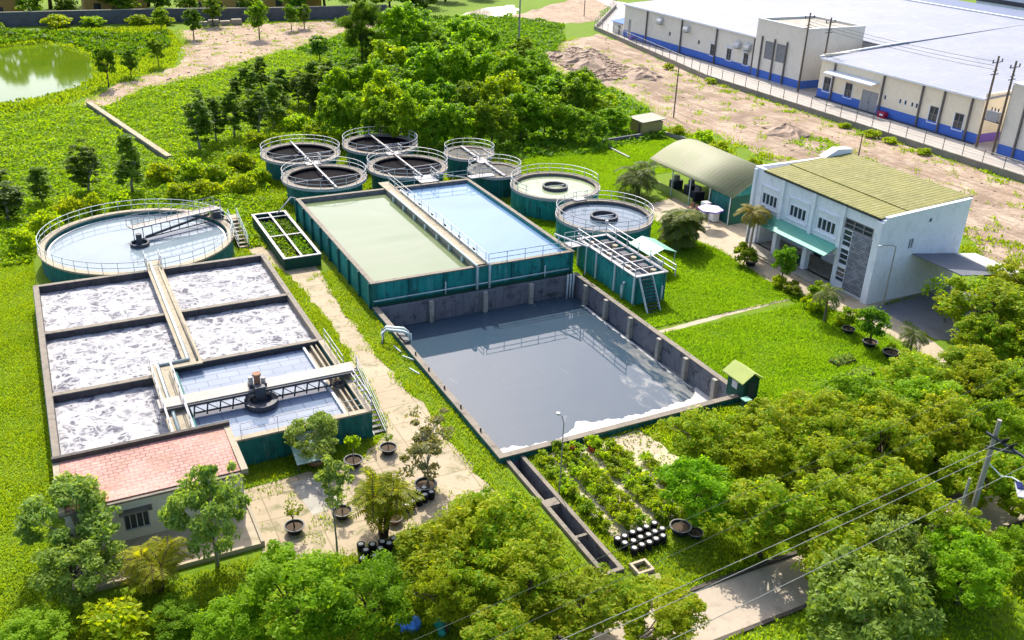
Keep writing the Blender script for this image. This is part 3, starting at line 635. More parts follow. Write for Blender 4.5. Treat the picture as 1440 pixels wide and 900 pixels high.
# ------------------------------------------------------------------ aeration basins and square clarifier (left)
t = thing('aeration_tank','large grey walled tank of foaming white water divided into five basins','tank',(-17,22,0))
AX0,AX1,AY0,AY1,AZ = -26.8,-7.0,6.3,37.15,2.15
b = MB(); w_ = .42
for x0,y0,x1,y1 in ((AX0,AY0,AX0+w_,AY1),(AX0+w_,AY1-w_,AX1,AY1),(AX1-w_,17.75,AX1,AY1-w_),(AX0+w_,AY0,-19.6,AY0+w_)): b.box(x0,y0,0,x1,y1,AZ)
b.build('wall','rim_concrete',t)
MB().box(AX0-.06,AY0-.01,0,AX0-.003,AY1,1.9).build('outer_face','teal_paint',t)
for a_ in ((AX0+w_,27.0,-17.4,27.4),(-16.3,27.05,AX1-w_,27.45),(AX0+w_,16.75,-19.8,17.15),(-18.5,17.75,AX1-w_,18.1)):
    q_ = MB().box(a_[0],a_[1],.2,a_[2],a_[3],AZ-.09).build('divider','dark_grey_concrete',t)
    MB().box(a_[0],a_[1]-.02,AZ-.09,a_[2],a_[3]+.02,AZ-.03).build('cap','rim_concrete',q_)
MB().box(AX0+w_,AY1-w_-.03,1.2,AX1-w_,AY1-w_-.003,AZ-.05).build('dark_face','dark_grey_concrete',t)  # thin dark sheet over the inner face, below the wall top
MB().box(AX0+w_+.003,AY0+w_,1.2,AX0+w_+.03,AY1-w_-.04,AZ-.05).build('dark_face','dark_grey_concrete',t)
MB().box(-17.4,17.9,0,-16.3,AY1-w_,AZ-.15).build('divider','concrete',t)
MB().box(-19.8,AY0+.05,0,-18.5,17.72,AZ-.15).build('divider','concrete',t)
for x0,y0,x1,y1 in ((AX0+w_,27.4,-17.4,AY1-w_),(AX0+w_,17.15,-17.4,27),(AX0+w_,AY0+w_,-19.8,16.75),(-16.3,27.45,AX1-w_,AY1-w_),(-16.3,18.1,AX1-w_,27.05)):
    n_ = 24; b = MB(); vs = []; fs = []
    for j in range(n_+1):
        for i in range(n_+1):
            x = x0+(x1-x0)*i/n_; y = y0+(y1-y0)*j/n_
            vs.append((x,y,1.5+.05*math.sin(x*2.1+math.sin(y*1.7)*2)*math.sin(y*1.9+1.3*math.sin(x*1.3))))
    for j in range(n_):
        for i in range(n_): fs.append((j*(n_+1)+i,j*(n_+1)+i+1,(j+1)*(n_+1)+i+1,(j+1)*(n_+1)+i))
    b.add(vs,fs); b.build('foaming_water','aerated_foam',t,True)
b = MB(); b.box(-17.5,17.3,AZ+.004,-16.2,38.9,AZ+.13); b.box(-19.85,17.3,AZ+.004,-17.502,18.25,AZ+.13); b.box(-19.85,AY0+.3,AZ+.004,-18.45,17.298,AZ+.13); b.build('walkway','walk_concrete',t)
b = MB(); b.tube([(-17.1,38.2,AZ+.25),(-17.1,18.0,AZ+.25),(-19.3,17.9,AZ+.25),(-19.3,7,AZ+.25)],.12,8); b.build('air_pipe','pale_pipe',t,True)
b = MB(); b.tube([(-16.5,36.8,AZ+.22),(-16.5,17.8,AZ+.22)],.09,8); b.build('air_pipe','walk_concrete',t,True)
b = MB(); b.rail([(-19.8,AY0+.4,AZ+.13),(-19.8,17.9,AZ+.13)],r=.04,step=2.2); b.build('handrail','white_metal',t); b = MB(); b.rail([(-18.5,AY0+.4,AZ+.13),(-18.5,17.4,AZ+.13)],r=.04,step=2.2); b.build('handrail','white_metal',t)
b = MB(); b.rail([(-17.48,36.9,AZ+.13),(-17.48,38.8,AZ+.13)],r=.04,step=.9); b.build('handrail','white_metal',t); b = MB(); b.rail([(-16.22,36.9,AZ+.13),(-16.22,38.8,AZ+.13)],r=.04,step=.9); b.build('handrail','white_metal',t)

t = thing('square_clarifier','square teal settling tank of blue-grey water beside the foaming basins','tank',(-13,12,0))
CX0,CX1,CY0,CY1 = -18.4,-7.0,6.2,17.7
b = MB()
for x0,y0,x1,y1 in ((CX0,CY0,CX1,CY0+.35),(CX1-.35,CY0+.35,CX1,CY1),(CX0,CY0+.35,CX0+.3,CY1)): b.box(x0,y0,0,x1,y1,AZ-.14)
b.build('wall','teal_paint',t)
b = MB()
for x0,y0,x1,y1 in ((CX0+.02,CY0-.08,CX1+.08,CY0+.4),(CX1-.4,CY0+.4,CX1+.08,CY1+.02)): b.box(x0,y0,AZ-.14,x1,y1,AZ-.01)
b.build('coping','walk_concrete',t)
b = MB(); b.add([(CX0+.3,CY0+.35,1.62),(-8.7,CY0+.35,1.62),(-8.7,CY1,1.62),(CX0+.3,CY1,1.62)],[(0,1,2,3)]); b.build('water','lamella_water',t)
MB().box(-8.7,CY0+.35,.2,-8.52,CY1,1.86).build('weir','white_metal',t)
b = MB(); b.box(-8.52,CY0+.36,.2,CX1-.35,CY1,1.5); b.box(-8.1,CY0+.36,1.5,-7.95,CY1,1.9); b.box(-7.7,CY0+.36,1.5,-7.6,CY1,1.9); b.build('launder','walk_concrete',t)
b = MB(); b.rail([(-15.8,CY0+.1,AZ),(CX1,CY0+.1,AZ)],r=.022,step=2.4); b.build('handrail','white_metal',t)
b = MB(); b.rail([(CX1+.02,CY0+.1,AZ),(CX1+.02,10.7,AZ)],r=.04,step=1.6); b.build('handrail','white_metal',t); b = MB(); b.rail([(CX1+.02,12.6,AZ),(CX1+.02,17.5,AZ)],r=.03,step=1.6); b.build('handrail','white_metal',t)
t3 = thing('stair','black steel stair with a white handrail climbing the path side of the square clarifier','stairs',(-6.5,9.5,0))
b = MB(); n_ = 13
for i in range(n_): b.box(-6.88,6.4+i*.46,.12+i*.165-.05,-6.05,6.4+i*.46+.34,.12+i*.165)
b.build('treads','dark_steel',t3)
MB().bar((-6.9,6.2,.05),(-6.9,12.5,2.2),.06,.22).build('stringer','white_metal',t3); MB().bar((-6.02,6.2,.05),(-6.02,12.5,2.2),.06,.22).build('stringer','white_metal',t3)
b = MB(); b.tube([(-6.02,6.2,0),(-6.02,6.2,1.0),(-6.02,12.5,3.1),(-6.02,12.5,2.1)],.035,6); b.tube([(-6.02,6.2,.55),(-6.02,12.5,2.65)],.03,6); b.build('handrail','white_metal',t3)
MB().box(-6.98,12.5,1.98,-6.0,13.6,2.06).build('landing','walk_concrete',t3)
MB().tube([(-6.5,13.5,0),(-6.5,13.5,1.98)],.06,6).build('post','dark_steel',t3)

t = thing('scraper_bridge','pinkish white scraper bridge with a drive motor spanning the square clarifier','bridge',(-13.3,11.6,2.2))
MB().box(-20.1,11.0,2.62,-6.6,12.25,2.78).build('deck','yard_concrete',t)
b = MB(); b.bar((-20.1,10.9,2.6),(-6.6,10.9,2.6),.1,.18); b.bar((-18.0,10.9,1.95),(-7.6,10.9,1.95),.08,.1); b.bar((-20.1,12.3,2.6),(-6.6,12.3,2.6),.1,.18)
for i in range(13):
    x = -18+i*.86; b.bar((x,10.9,1.7),(x+.12,10.9,2.55),.09,.09); b.bar((x+.12,10.9,2.5),(x+.8,10.9,1.95),.05,.05)
b.build('girder','dark_steel',t)
for x in (-19.9,-6.9): MB().box(x-.12,11.1,2.16,x+.12,12.15,2.615).build('support','walk_concrete',t)
b = MB(); b.ring(-13.5,10.7,.75,1.15,1.72,2.1,28); b.cyl(-13.5,10.7,1.66,1.9,.74,24); b.build('drive_ring','dark_steel',t)
g = MB().box(-14.1,11.2,2.785,-12.9,11.9,3.0).box(-13.85,10.55,2.3,-13.15,11.18,3.1).build('drive','dark_steel',t)
MB().cyl(-13.5,11.5,3.0,3.6,.22,12).cyl(-13.5,11.5,3.6,3.75,.3,12).build('motor','terracotta',t,False)
MB().tube([(-13.95,11.5,3.0),(-13.95,11.5,3.55)],.16,10).build('gearbox','yard_concrete',t); MB().tube([(-13.1,11.4,3.0),(-13.1,11.4,3.4)],.15,10).build('gearbox','yard_concrete',t)
b = MB(); b.ring(-7.9,10.75,.34,.42,1.95,2.05,20); b.build('end_wheel','dark_steel',t)

# ------------------------------------------------------------------ round clarifier, far left
cx,cy,R = -17.14,46.05,8.95
t = thing('round_clarifier','wide round settling tank with a pale rim and a half bridge, behind the foaming basins','tank',(cx,cy,0))
MB().ring(cx,cy,R-.55,R-.15,0,1.75,96).build('wall','teal_paint',t)
MB().ring(cx,cy,R-.6,R+.05,1.75,1.92,96).build('rim','walk_concrete',t)
MB().ring(cx,cy,R-.95,R-.75,1.0,1.5,96).build('weir','white_metal',t)
MB().ring(cx,cy,R-.75,R-.55,.6,1.3,96).build('launder','dark_wall',t)
b = MB(); b.add([(cx+(R-.95)*math.cos(2*PI*i/96),cy+(R-.95)*math.sin(2*PI*i/96),1.42) for i in range(96)],[tuple(range(96))]); b.build('water','clarifier_water',t)
b = MB(); b.rail(circ(cx,cy,R-.05,1.92),r=.032,step=1.35,closed=True); b.build('handrail','pale_pipe',t)
b = MB(); b.cyl(cx,cy-.6,.5,2.6,.28,16); b.build('centre_column','dark_steel',t)
MB().ring(cx,cy-.6,.75,.9,1.35,1.75,32).build('feed_ring','dark_steel',t)
t3 = thing('half_bridge','pinkish half bridge with a dark truss reaching from hub to rim of the round clarifier','bridge',(-13.5,47,2))
a0 = Vector((cx-.4,cy+.5,2.75)); a1 = Vector((cx+8.6,cy+3.6,2.75)); dv = (a1-a0).normalized(); sv = Vector((-dv.y,dv.x,0))
MB().bar(a0+sv*.55,a1+sv*.55,1.25,.12).build('deck','yard_concrete',t3)
b = MB(); p0 = a0-sv*.12; p1 = a1-sv*.12; b.bar(p0+Vector((0,0,.02)),p1+Vector((0,0,.02)),.08,.14)
for s_ in (-.12,1.22):
    q0 = a0+sv*s_; q1 = a1+sv*s_
    b.tube([q0+Vector((0,0,1.0)),q1+Vector((0,0,1.0))],.035,5); b.tube([q0+Vector((0,0,.5)),q1+Vector((0,0,.5))],.03,5)
    for i in range(9): p = q0.lerp(q1,i/8); b.tube([p,p+Vector((0,0,1.0))],.035,5)
b.build('handrail','galv_fascia',t3)
b = MB(); q0 = a0-sv*.15; q1 = a1-sv*.15; dn = Vector((0,0,-1.15)); b.bar(q0+dn,q1+dn*.9,.07,.1)
for i in range(11):
    p = q0.lerp(q1,i/10); b.bar(p,p+dn,.07,.07)
b.bar(q0.lerp(q1,.12)+dn*.9,q0.lerp(q1,.86)-Vector((0,0,.25)),.16,.2); b.build('truss','dark_steel',t3)
b = MB(); p = a1; b.box(p.x-.9,p.y-.7,1.95,p.x+.25,p.y+.9,2.66); b.build('end_carriage','dark_steel',t3)
t3 = thing('tank_stair','short pale stair with a curved handrail at the trough side of the round clarifier','stairs',(-7.3,47,0))
b = MB()
for i in range(8): b.box(-8.0+i*.02,48.9-i*.55-.5,1.7-i*.22-.08,-7.0+i*.02,48.9-i*.55,1.7-i*.22)
b.build('treads','walk_concrete',t3)
b = MB(); b.rail([(-7.9,49.2,1.72),(-7.85,44.6,.1)],r=.04,step=1.2); b.build('handrail','pale_pipe',t3); b = MB(); b.rail([(-7.0,49.2,1.72),(-6.9,44.6,.1)],r=.04,step=1.2); b.build('handrail','pale_pipe',t3)
MB().bar((-7.98,48.9,1.55),(-7.9,44.5,.1),.06,.25).build('stringer','dark_steel',t3); MB().bar((-6.98,48.9,1.55),(-6.9,44.5,.1),.06,.25).build('stringer','dark_steel',t3)
MB().box(-8.4,49.0,0,-6.9,50.2,1.74).build('landing','walk_concrete',t3)

# ------------------------------------------------------------------ round tanks behind
def round_tank(label, cx, cy, rr, body, z, content, cz, group, kind):
    t = thing('round_tank',label,'tank',(cx,cy,0),group)
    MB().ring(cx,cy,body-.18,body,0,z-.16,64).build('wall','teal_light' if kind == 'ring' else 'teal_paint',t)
    MB().ring(cx,cy,body-.16 if kind != 'ring' else body-.4,rr-.06,z-.15,z,64).build('gallery','rim_concrete',t)
    MB().ring(cx,cy,rr-.06,rr,z-.28,z+.06,64).build('fascia','galv_fascia',t)
    MB().ring(cx,cy,body-.24,body-.185,.5,z-.155,64).build('lining','dark_wall' if kind == 'ring' else 'black_media',t)
    n_ = 64; b = MB(); b.add([(cx+(body-.18)*math.cos(2*PI*i/n_),cy+(body-.18)*math.sin(2*PI*i/n_),cz) for i in range(n_)],[tuple(range(n_))])
    b.build('filter_bed' if kind == 'filter' else 'scum_bed' if kind == 'scum' else 'water',content,t)
    b = MB()
    if kind == 'ring' and cy > 40: b.rail(circ(cx,cy,rr-.08,z,-15,205,44),r=.037,step=1.5)
    else: b.rail(circ(cx,cy,rr-.08,z),r=.037,step=1.5,closed=True)
    b.build('handrail','white_metal',t)
    return t
GF = 'dark trickling filters with rotating arms'
for lb,cx,cy in (('dark filter tank with crossed arms standing out into the overgrown field',4.87,67.5),('dark filter tank with crossed arms behind the milky green pool',4.8,57.0),('dark filter tank with crossed arms against the thicket, beside the small scum tank',15.61,68.17),('dark filter tank with crossed arms directly behind the blue pool',15.35,57.6)):
    t = round_tank(lb,cx,cy,4.92,4.35,2.6,'black_media',2.2,GF,'filter')
    MB().cyl(cx,cy,2.0,2.75,.28,14).build('hub','dark_steel',t)
    MB().tube([(cx-4.1,cy-.35,2.35),(cx+4.1,cy+.35,2.35)],.07,6).build('arm','galv_fascia',t)
    MB().bar((cx-.05,cy-5.0,2.78),(cx+.05,cy+4.9,2.78),.2,.14).build('beam','galv_fascia',t)
GS = 'small round thickeners covered in grey scum'
for lb,cx,cy in (('small round tank of grey scum, the one farther back beside the thicket',24.83,60.3),('small round tank of grey scum touching the back corner of the blue pool',24.64,52.4)):
    t = round_tank(lb,cx,cy,3.25,2.85,2.6,'scum',2.48,GS,'scum')
    MB().bar((cx-.1,cy-2.9,2.72),(cx+.1,cy+2.9,2.72),.3,.14).build('beam','galv_fascia',t)
for lb,cx,cy,wm in (('round teal tank of milky green water with a dark floating ring',28.64,44.46,'round_green_water'),('round teal tank of grey water with a floating ring, beside the shelter',28.52,33.43,'round_grey_water')):
    t = round_tank(lb,cx,cy,5.25,5.1,2.6,wm,2.25,'round tanks with an inner ring','ring')
    MB().ring(cx,cy,1.28,1.5,2.1,2.62,40).build('inner_ring','dark_steel',t)
    MB().tube([(cx-1.2,cy,2.5),(cx+1.2,cy,2.5)],.06,6).build('ring_arm','white_metal',t)
    for k in range(5):
        a = math.radians(200+k*22); x = cx+5.12*math.cos(a); y = cy+5.12*math.sin(a)
        MB().tube([(x,y,0),(x,y,1.0+.5*(k % 2))],.09,6).build('standpipe','teal_paint',t)
def platform(label, x0, y0, x1, y1, z, sides, name='platform'):
    t = thing(name,label,'platform',((x0+x1)/2,(y0+y1)/2,0))
    MB().box(x0,y0,z,x1,y1,z+.09).build('deck','galv_fascia',t)
    for s_ in sides:
        b = MB(); p = {'L':[(x0,y0,z+.09),(x0,y1,z+.09)],'R':[(x1,y0,z+.09),(x1,y1,z+.09)],'F':[(x0,y0,z+.09),(x1,y0,z+.09)],'B':[(x0,y1,z+.09),(x1,y1,z+.09)]}[s_]
        b.rail(p,r=.037,step=1.1); b.build('handrail','white_metal',t)
    for x in (x0+.08,x1-.08): MB().tube([(x,(y0+y1)/2,0),(x,(y0+y1)/2,z)],.06,6).build('post','dark_steel',t)
    return t
platform('small railed platform joining the two filter tanks behind the green pool',4.1,61.7,5.8,63.0,2.62,'LR')
platform('small railed platform joining the two filter tanks behind the blue pool',14.7,62.4,16.4,63.7,2.62,'LR')
platform('railed platform between the back filter tank and the blue pool',14.3,50.5,16.5,53.1,2.62,'LR')
platform('railed platform joining the two small scum tanks',24.0,55.3,25.5,57.4,2.62,'LR')
platform('railed catwalk from the blue pool to the small scum tanks',20.4,50.0,23.6,51.1,2.62,'FB','catwalk')
platform('railed platform joining the two round tanks with floating rings',27.9,38.4,29.3,39.4,2.62,'LR')
platform('railed catwalk from the blue pool to the teal filter box',20.3,26.3,22.2,27.6,2.62,'FB','catwalk')
b = MB(); b.tube([(16.8,52.6,3.0),(20.2,50.6,2.6)],.06,6); tag(b.build('brace_pipe','white_metal'),'thin white pipe slanting from the filter tank to the blue pool','pipe')
t = thing('gantry_rail','white rail sticking out over the front corner of the blue pool','rail',(20.2,26.5,2.6))
MB().tube([(19.6,28.4,3.45),(20.9,24.2,3.45)],.09,6).build('rail','white_metal',t)
b = MB(); b.tube([(19.8,27.9,2.6),(19.8,27.9,3.45)],.06,6); b.tube([(20.85,24.35,.5),(20.85,24.35,3.4)],.06,6); b.build('posts','pale_pipe',t)
for k in range(3):
    x = 18.9+k*.32
    tag(MB().tube([(x,24.2,-1.9),(x,24.2,.9)],.09,8).build('riser_pipe','pale_pipe',None,True),('first','middle','last')[k]+' of three grey risers in the shaded basin corner, counted towards the filter box','pipe','risers in the basin corner')

# ------------------------------------------------------------------ planter trough
t = thing('planter_trough','low green concrete trough with four cells of water plants beside the milky green pool','planter',(-3,44,0))
x0,y0,x1,y1 = -5.1,37.3,-1.5,50.9
b = MB()
for a in ((x0,y0,x1,y0+.2),(x0,y1-.2,x1,y1),(x0,y0+.2,x0+.2,y1-.2),(x1-.2,y0+.2,x1,y1-.2)): b.box(a[0],a[1],0,a[2],a[3],1.15)
b.build('wall','dark_green_paint',t)
b = MB()
for a in ((x0-.06,y0-.06,x1+.06,y0+.22),(x0-.06,y1-.22,x1+.06,y1+.06),(x0-.06,y0+.22,x0+.22,y1-.22),(x1-.22,y0+.22,x1+.06,y1-.22)): b.box(a[0],a[1],1.15,a[2],a[3],1.24)
b.box(-3.4,y0+.22,1.14,-3.2,y1-.22,1.22); b.box(x0+.22,43.6,1.13,x1-.22,43.8,1.215); b.box(x0+.22,49.4,1.13,x1-.22,49.55,1.215); b.build('coping','galv_fascia',t)
MB().box(x0+.2,y0+.2,.1,x1-.2,y1-.2,.55).build('bed','black_media',t)
rgn = np.random.default_rng(3)
for ax,ay,bx,by in ((-4.9,37.6,-3.45,43.5),(-3.15,37.6,-1.75,43.5),(-4.9,43.9,-3.45,48.9),(-3.15,43.9,-1.75,49.2)):
    N = 420; C = np.stack([rgn.uniform(ax,bx,N),rgn.uniform(ay,by,N),.6+rgn.uniform(0,.45,N)],1)-np.array([-3,44,0])
    o = bpy.data.objects.new('water_plants',quads_mesh('water_plants',kites(rgn,C,.34,.22,up=.9),'leaf_mid')); COL.objects.link(o); o.parent = t
b = MB(); b.tube([(-.4,50.2,2.7),(-.9,50.2,2.9),(-2.6,50.0,1.3)],.07,6); tag(b.build('overflow_pipe','white_metal',None,True),'thin white overflow pipe from the milky green pool down to the planter trough','pipe')

# ------------------------------------------------------------------ teal filter box with stair
t = thing('filter_box','tall teal steel box with open dark cells and white rails beside the grey basin','tank',(23.5,22.5,0))
x0,y0,x1,y1,z = 21.9,17.3,25.2,27.6,2.85
b = MB()
for a in ((x0,y0,x1,y0+.12),(x0,y1-.12,x1,y1),(x0,y0+.12,x0+.12,y1-.12),(x1-.12,y0+.12,x1,y1-.12)): b.box(a[0],a[1],0,a[2],a[3],z)
b.build('shell','teal_light',t)
b = MB()
for a in ((x0-.15,y0-.15,x1+.15,y0+.2),(x0-.15,y1-.2,x1+.15,y1+.15),(x0-.15,y0+.2,x0+.2,y1-.2),(x1-.2,y0+.2,x1+.15,y1-.2)): b.box(a[0],a[1],z,a[2],a[3],z+.09)
b.build('rim','galv_fascia',t)
for yy in (y0+.15,y0+3.4,y0+6.7,y1-.15): MB().box(x0-.12,yy-.1,0,x0-.004,yy+.1,z-.01).build('rib','pale_pipe',t)
for xx in (x0+.1,x1-.1): MB().box(xx-.08,y0-.12,0,xx+.08,y0-.004,z-.01).build('rib','teal_paint',t)
MB().box(x0+.12,y0+.12,1.9,x1-.12,y1-.12,2.3).build('filter_media','black_media',t)
b = MB()
for i in range(1,6): b.box(x0+.2,y0+i*1.7-.06,2.3,x1-.2,y0+i*1.7+.06,z-.02)
b.box(23.5,y0+.2,2.3,23.62,y1-.2,z-.03); b.build('partition','galv_fascia',t)
for i in range(6):
    for k in range(2):
        if (i+k) % 2: MB().cyl(22.7+k*1.7,y0+.9+i*1.65,2.3,z+.05,.28,12).build('vent_cap','walk_concrete',t)
        else: MB().box(22.25+k*1.7,y0+.5+i*1.65,2.3,23.1+k*1.7,y0+1.3+i*1.65,z-.12).build('motor_block','dark_steel',t)
b = MB(); b.rail([(x0-.1,y0,z+.09),(x0-.1,y1,z+.09),(x1+.1,y1,z+.09)],r=.05,step=2.); b.build('handrail','white_metal',t); b = MB(); b.rail([(x1+.1,y0-1.2,z+.09),(x1+.1,y1,z+.09)],r=.05,step=2.); b.build('handrail','white_metal',t)
MB().tube([(x0-.35,y0+1.6,0),(x0-.35,y0+1.6,1.5),(x0-.25,y0+1.6,1.7),(x0,y0+1.6,1.75)],.13,8).build('pipe','pale_pipe',t,True)
MB().tube([(x1-.5,y0-.3,0),(x1-.5,y0-.3,1.7)],.1,8).build('pipe','pale_pipe',t,True)
MB().cyl(x1-.1,y1+.05,z+.09,z+1.3,.05,8).cyl(x1-.1,y1+.05,z+1.3,z+1.55,.16,10).build('lamp','white_metal',t)
t3 = thing('steep_stair','steep teal steel stair leaning on the front of the filter box','stairs',(22.9,16.3,0))
MB().bar((22.1,17.1,2.9),(22.1,15.3,0),.08,.22).build('stringer','pale_pipe',t3); MB().bar((23.5,17.1,2.9),(23.5,15.3,0),.08,.22).build('stringer','pale_pipe',t3)
b = MB()
for i in range(11): b.box(22.14,15.3+i*.165-.06,.1+i*.26-.04,23.46,15.3+i*.165+.16,.1+i*.26)
b.build('treads','dark_steel',t3)

# ------------------------------------------------------------------ shelter, kiosk, small box
t = thing('shelter','open shelter with a pale green gabled sheet roof on thin posts, beside the filter box','shelter',(28.7,24.4,0))
prof = [(27.1,2.15),(28.65,2.7),(30.25,2.15),(30.25,2.08),(28.65,2.63),(27.1,2.08)]
MB().prism_y(prof,22.5,26.4).build('roof','canopy_green',t)
for x in (27.2,30.15):
    for y in (22.7,26.2): MB().tube([(x,y,0),(x,y,2.12)],.05,6).build('post','pale_pipe',t)
MB().box(27.3,25.8,0,30.1,26.1,.5).build('plinth','pale_concrete',t)
b = MB(); b.box(28.0,23.4,0,29.4,24.8,.7); b.cyl(28.7,24.1,.7,1.2,.35,12); b.build('pump','pale_pipe',t)
t = thing('kiosk','small dark green hut with a yellow-green gabled roof at the grey basin corner','hut',(20.4,.2,0))
MB().box(19.75,-.75,0,21.15,1.15,1.95).build('wall','dark_green_paint',t)
MB().prism_y([(19.3,1.95),(20.35,2.65),(21.45,1.95),(21.45,1.86),(20.35,2.56),(19.3,1.86)],-1.0,1.4).build('roof','kiosk_roof',t)
MB().prism_y([(19.76,1.952),(21.14,1.952),(20.35,2.5)],-.74,1.14).build('gable','dark_green_paint',t)
MB().box(20.1,-.79,.1,20.8,-.752,1.75).build('door','dark_steel',t)
MB().box(19.71,.0,.9,19.748,.6,1.5).build('window','white_metal',t)
t = thing('meter_box','small pale green meter cabinet on a post near the corner hut','cabinet',(19.1,-1.8,0))
MB().box(18.85,-2.05,.35,19.35,-1.6,1.15).build('body','dark_green_paint',t); MB().box(18.78,-2.12,1.15,19.42,-1.53,1.22).build('lid','canopy_green',t); MB().box(18.98,-1.92,0,19.22,-1.72,.35).build('post','dark_steel',t)

# ------------------------------------------------------------------ trench in front of the pond
t = thing('drain_trench','long open concrete drain running from the grey basin corner past the garden rows','drain',(.8,-6.5,0))
b = MB()
for x in (0,1.12): b.box(x-.02,-12.9,-1.4,x+.26,-.46,.28)
b.box(.2,-12.9,-1.4,1.1,-12.65,.28); b.build('wall','rim_concrete',t)
b = MB()
b.box(.28,-6.0,-.1,1.09,-5.3,.2); b.build('cross_slab','rim_concrete',t)
MB().box(.28,-9.3,-.1,1.09,-9.1,.16).build('cross_beam','rim_concrete',t)
b = MB(); b.add([(.2,-12.65,-1.0),(1.1,-12.65,-1.0),(1.1,-.46,-1.0),(.2,-.46,-1.0)],[(0,1,2,3)]); b.build('water','trench_water',t)
for x in (.288,1.092): MB().box(x-.004,-12.6,-1.4,x+.004,-.5,.15).build('lining','dark_wall',t)
t = thing('catch_pit','small square concrete catch pit at the front end of the drain','pit',(2.1,-13.2,0))
b = MB()
for a in ((1.8,-13.7,2.9,-13.55),(1.8,-12.85,2.9,-12.7),(1.8,-13.55,1.95,-12.85),(2.75,-13.55,2.9,-12.85)): b.box(a[0],a[1],0,a[2],a[3],.35)
b.build('frame','pale_concrete',t); MB().box(1.95,-13.55,.02,2.75,-12.85,.1).build('soil','soil',t)
t = thing('lamp_pole','thin tall lamp pole with a small round head beside the drain','street lamp',(1.55,-5,0))
MB().tube([(1.55,-5,0),(1.55,-5,5.4)],.035,6).build('pole','pole_concrete',t); MB().tube([(1.55,-5,5.4),(1.5,-4.8,5.8),(1.4,-4.6,5.9)],.03,5).build('arm','pole_concrete',t); MB().cyl(1.35,-4.58,5.8,5.95,.09,10,.13).build('lamp_head','white_metal',t)
# ------------------------------------------------------------------ buildings
def wall_holes(b, axis, at, th, a0, a1, z0, z1, holes):
    A = sorted({a0,a1}|{h[0] for h in holes}|{h[1] for h in holes}); Z = sorted({z0,z1}|{h[2] for h in holes}|{h[3] for h in holes})
    A = [a for a in A if a0 <= a <= a1]; Z = [z for z in Z if z0 <= z <= z1]
    for i in range(len(A)-1):
        run = None
        for j in range(len(Z)-1):
            ca, cz = (A[i]+A[i+1])/2, (Z[j]+Z[j+1])/2
            if any(h[0] < ca < h[1] and h[2] < cz < h[3] for h in holes): run = None; continue
            if axis == 'x': b.box(at,A[i],Z[j],at+th,A[i+1],Z[j+1])
            else: b.box(A[i],at,Z[j],A[i+1],at+th,Z[j+1])
def window(par, axis, at, sgn, a0, a1, z0, z1, nx, nz, fm='trim_white', bw=.07, depth=.12, name='window', hood=False):
    """frame with bars set in the opening; sgn points outwards along the axis"""
    b = MB(); q0, q1 = sorted((at+sgn*.03, at-sgn*depth))
    def bx(p0,p1,s0,s1):
        if axis == 'x': b.box(q0,p0,s0,q1,p1,s1)
        else: b.box(p0,q0,s0,p1,q1,s1)
    bx(a0,a0+bw,z0,z1); bx(a1-bw,a1,z0,z1); bx(a0+bw,a1-bw,z0,z0+bw); bx(a0+bw,a1-bw,z1-bw,z1)
    for i in range(1,nx): p = a0+(a1-a0)*i/nx; bx(p-bw*.4,p+bw*.4,z0+bw,z1-bw)
    for j in range(1,nz):
        s = z0+(z1-z0)*j/nz
        for i in range(nx): bx(a0+(a1-a0)*i/nx+bw*.42,a0+(a1-a0)*(i+1)/nx-bw*.42,s-bw*.35,s+bw*.35)
    f = b.build(name,fm,par); g = MB(); p = at-sgn*depth*.8
    if axis == 'x': g.box(p-.01,a0+.02,z0+.02,p+.01,a1-.02,z1-.02)
    else: g.box(a0+.02,p-.01,z0+.02,a1-.02,p+.01,z1-.02)
    g.build('pane','glass',f)
    return f

# ---- white two-storey office
HX,HY0,HY1 = 42.66,9.0,26.8
t = thing('office_building','white two-storey office with a mossy yellow-green roof and grey stone cladding beside its stair window','building',(48,18,0))
wins = [(22.85,25.2,4.85,6.15),(18.6,21.0,4.85,6.15),(14.55,17.0,4.85,6.15)]
b = MB(); holes = [(14.0,25.3,.3,3.25)]+wins+[(10.05,13.55,6.15,7.15),(12.35,13.55,.75,6.15)]
wall_holes(b,'x',HX,.3,HY0,HY1,0,8.28,holes); b.build('front_wall','white_wall',t)
b = MB(); wall_holes(b,'y',HY0+.003,.3,HX+.3,53.7,0,8.2,[(46.3,47.0,5.0,6.1),(48.35,48.85,7.35,7.85)]); b.build('side_wall','white_wall',t)
MB().prism_y([(HX+.3,8.2),(53.7,8.2),(53.7,8.98),(HX+.3,8.42)],HY0+.003,HY0+.303).build('side_wall','white_wall',t)
MB().prism_y([(HX+.25,8.42),(53.78,8.98),(53.78,9.1),(HX+.25,8.55)],HY0-.05,HY0+.36).build('coping','trim_white',t)
b = MB(); b.box(HX+.3,HY1-.3,0,53.7,HY1,8.28); b.box(53.4,HY0+.303,0,53.7,HY1-.3,8.3); b.box(HX+.3,25.1,0,53.4,25.3,8.2); b.build('back_wall','white_wall',t)
MB().box(HX-.04,25.28,8.28,HX+.34,HY1+.05,8.42).box(HX+.34,HY1-.34,8.28,53.7,HY1+.05,8.42).build('coping','trim_white',t)
MB().box(HX+.3,25.3,7.3,53.4,HY1-.3,7.4).build('gutter','dark_roof',t)
zr = lambda x: 8.36+(x-HX)*.058
rf = MB().prism_y([(HX-.18,zr(HX-.18)),(46.2,zr(46.2)),(46.2,zr(46.2)+.08),(HX-.18,zr(HX-.18)+.08)],HY0+.38,25.28).build('roof','moss_roof',t)
MB().prism_y([(45.9,zr(45.9)+.085),(54.0,zr(54.0)+.085),(54.0,zr(54)+.17),(45.9,zr(45.9)+.17)],HY0+.38,25.28).build('roof','moss_roof',t)
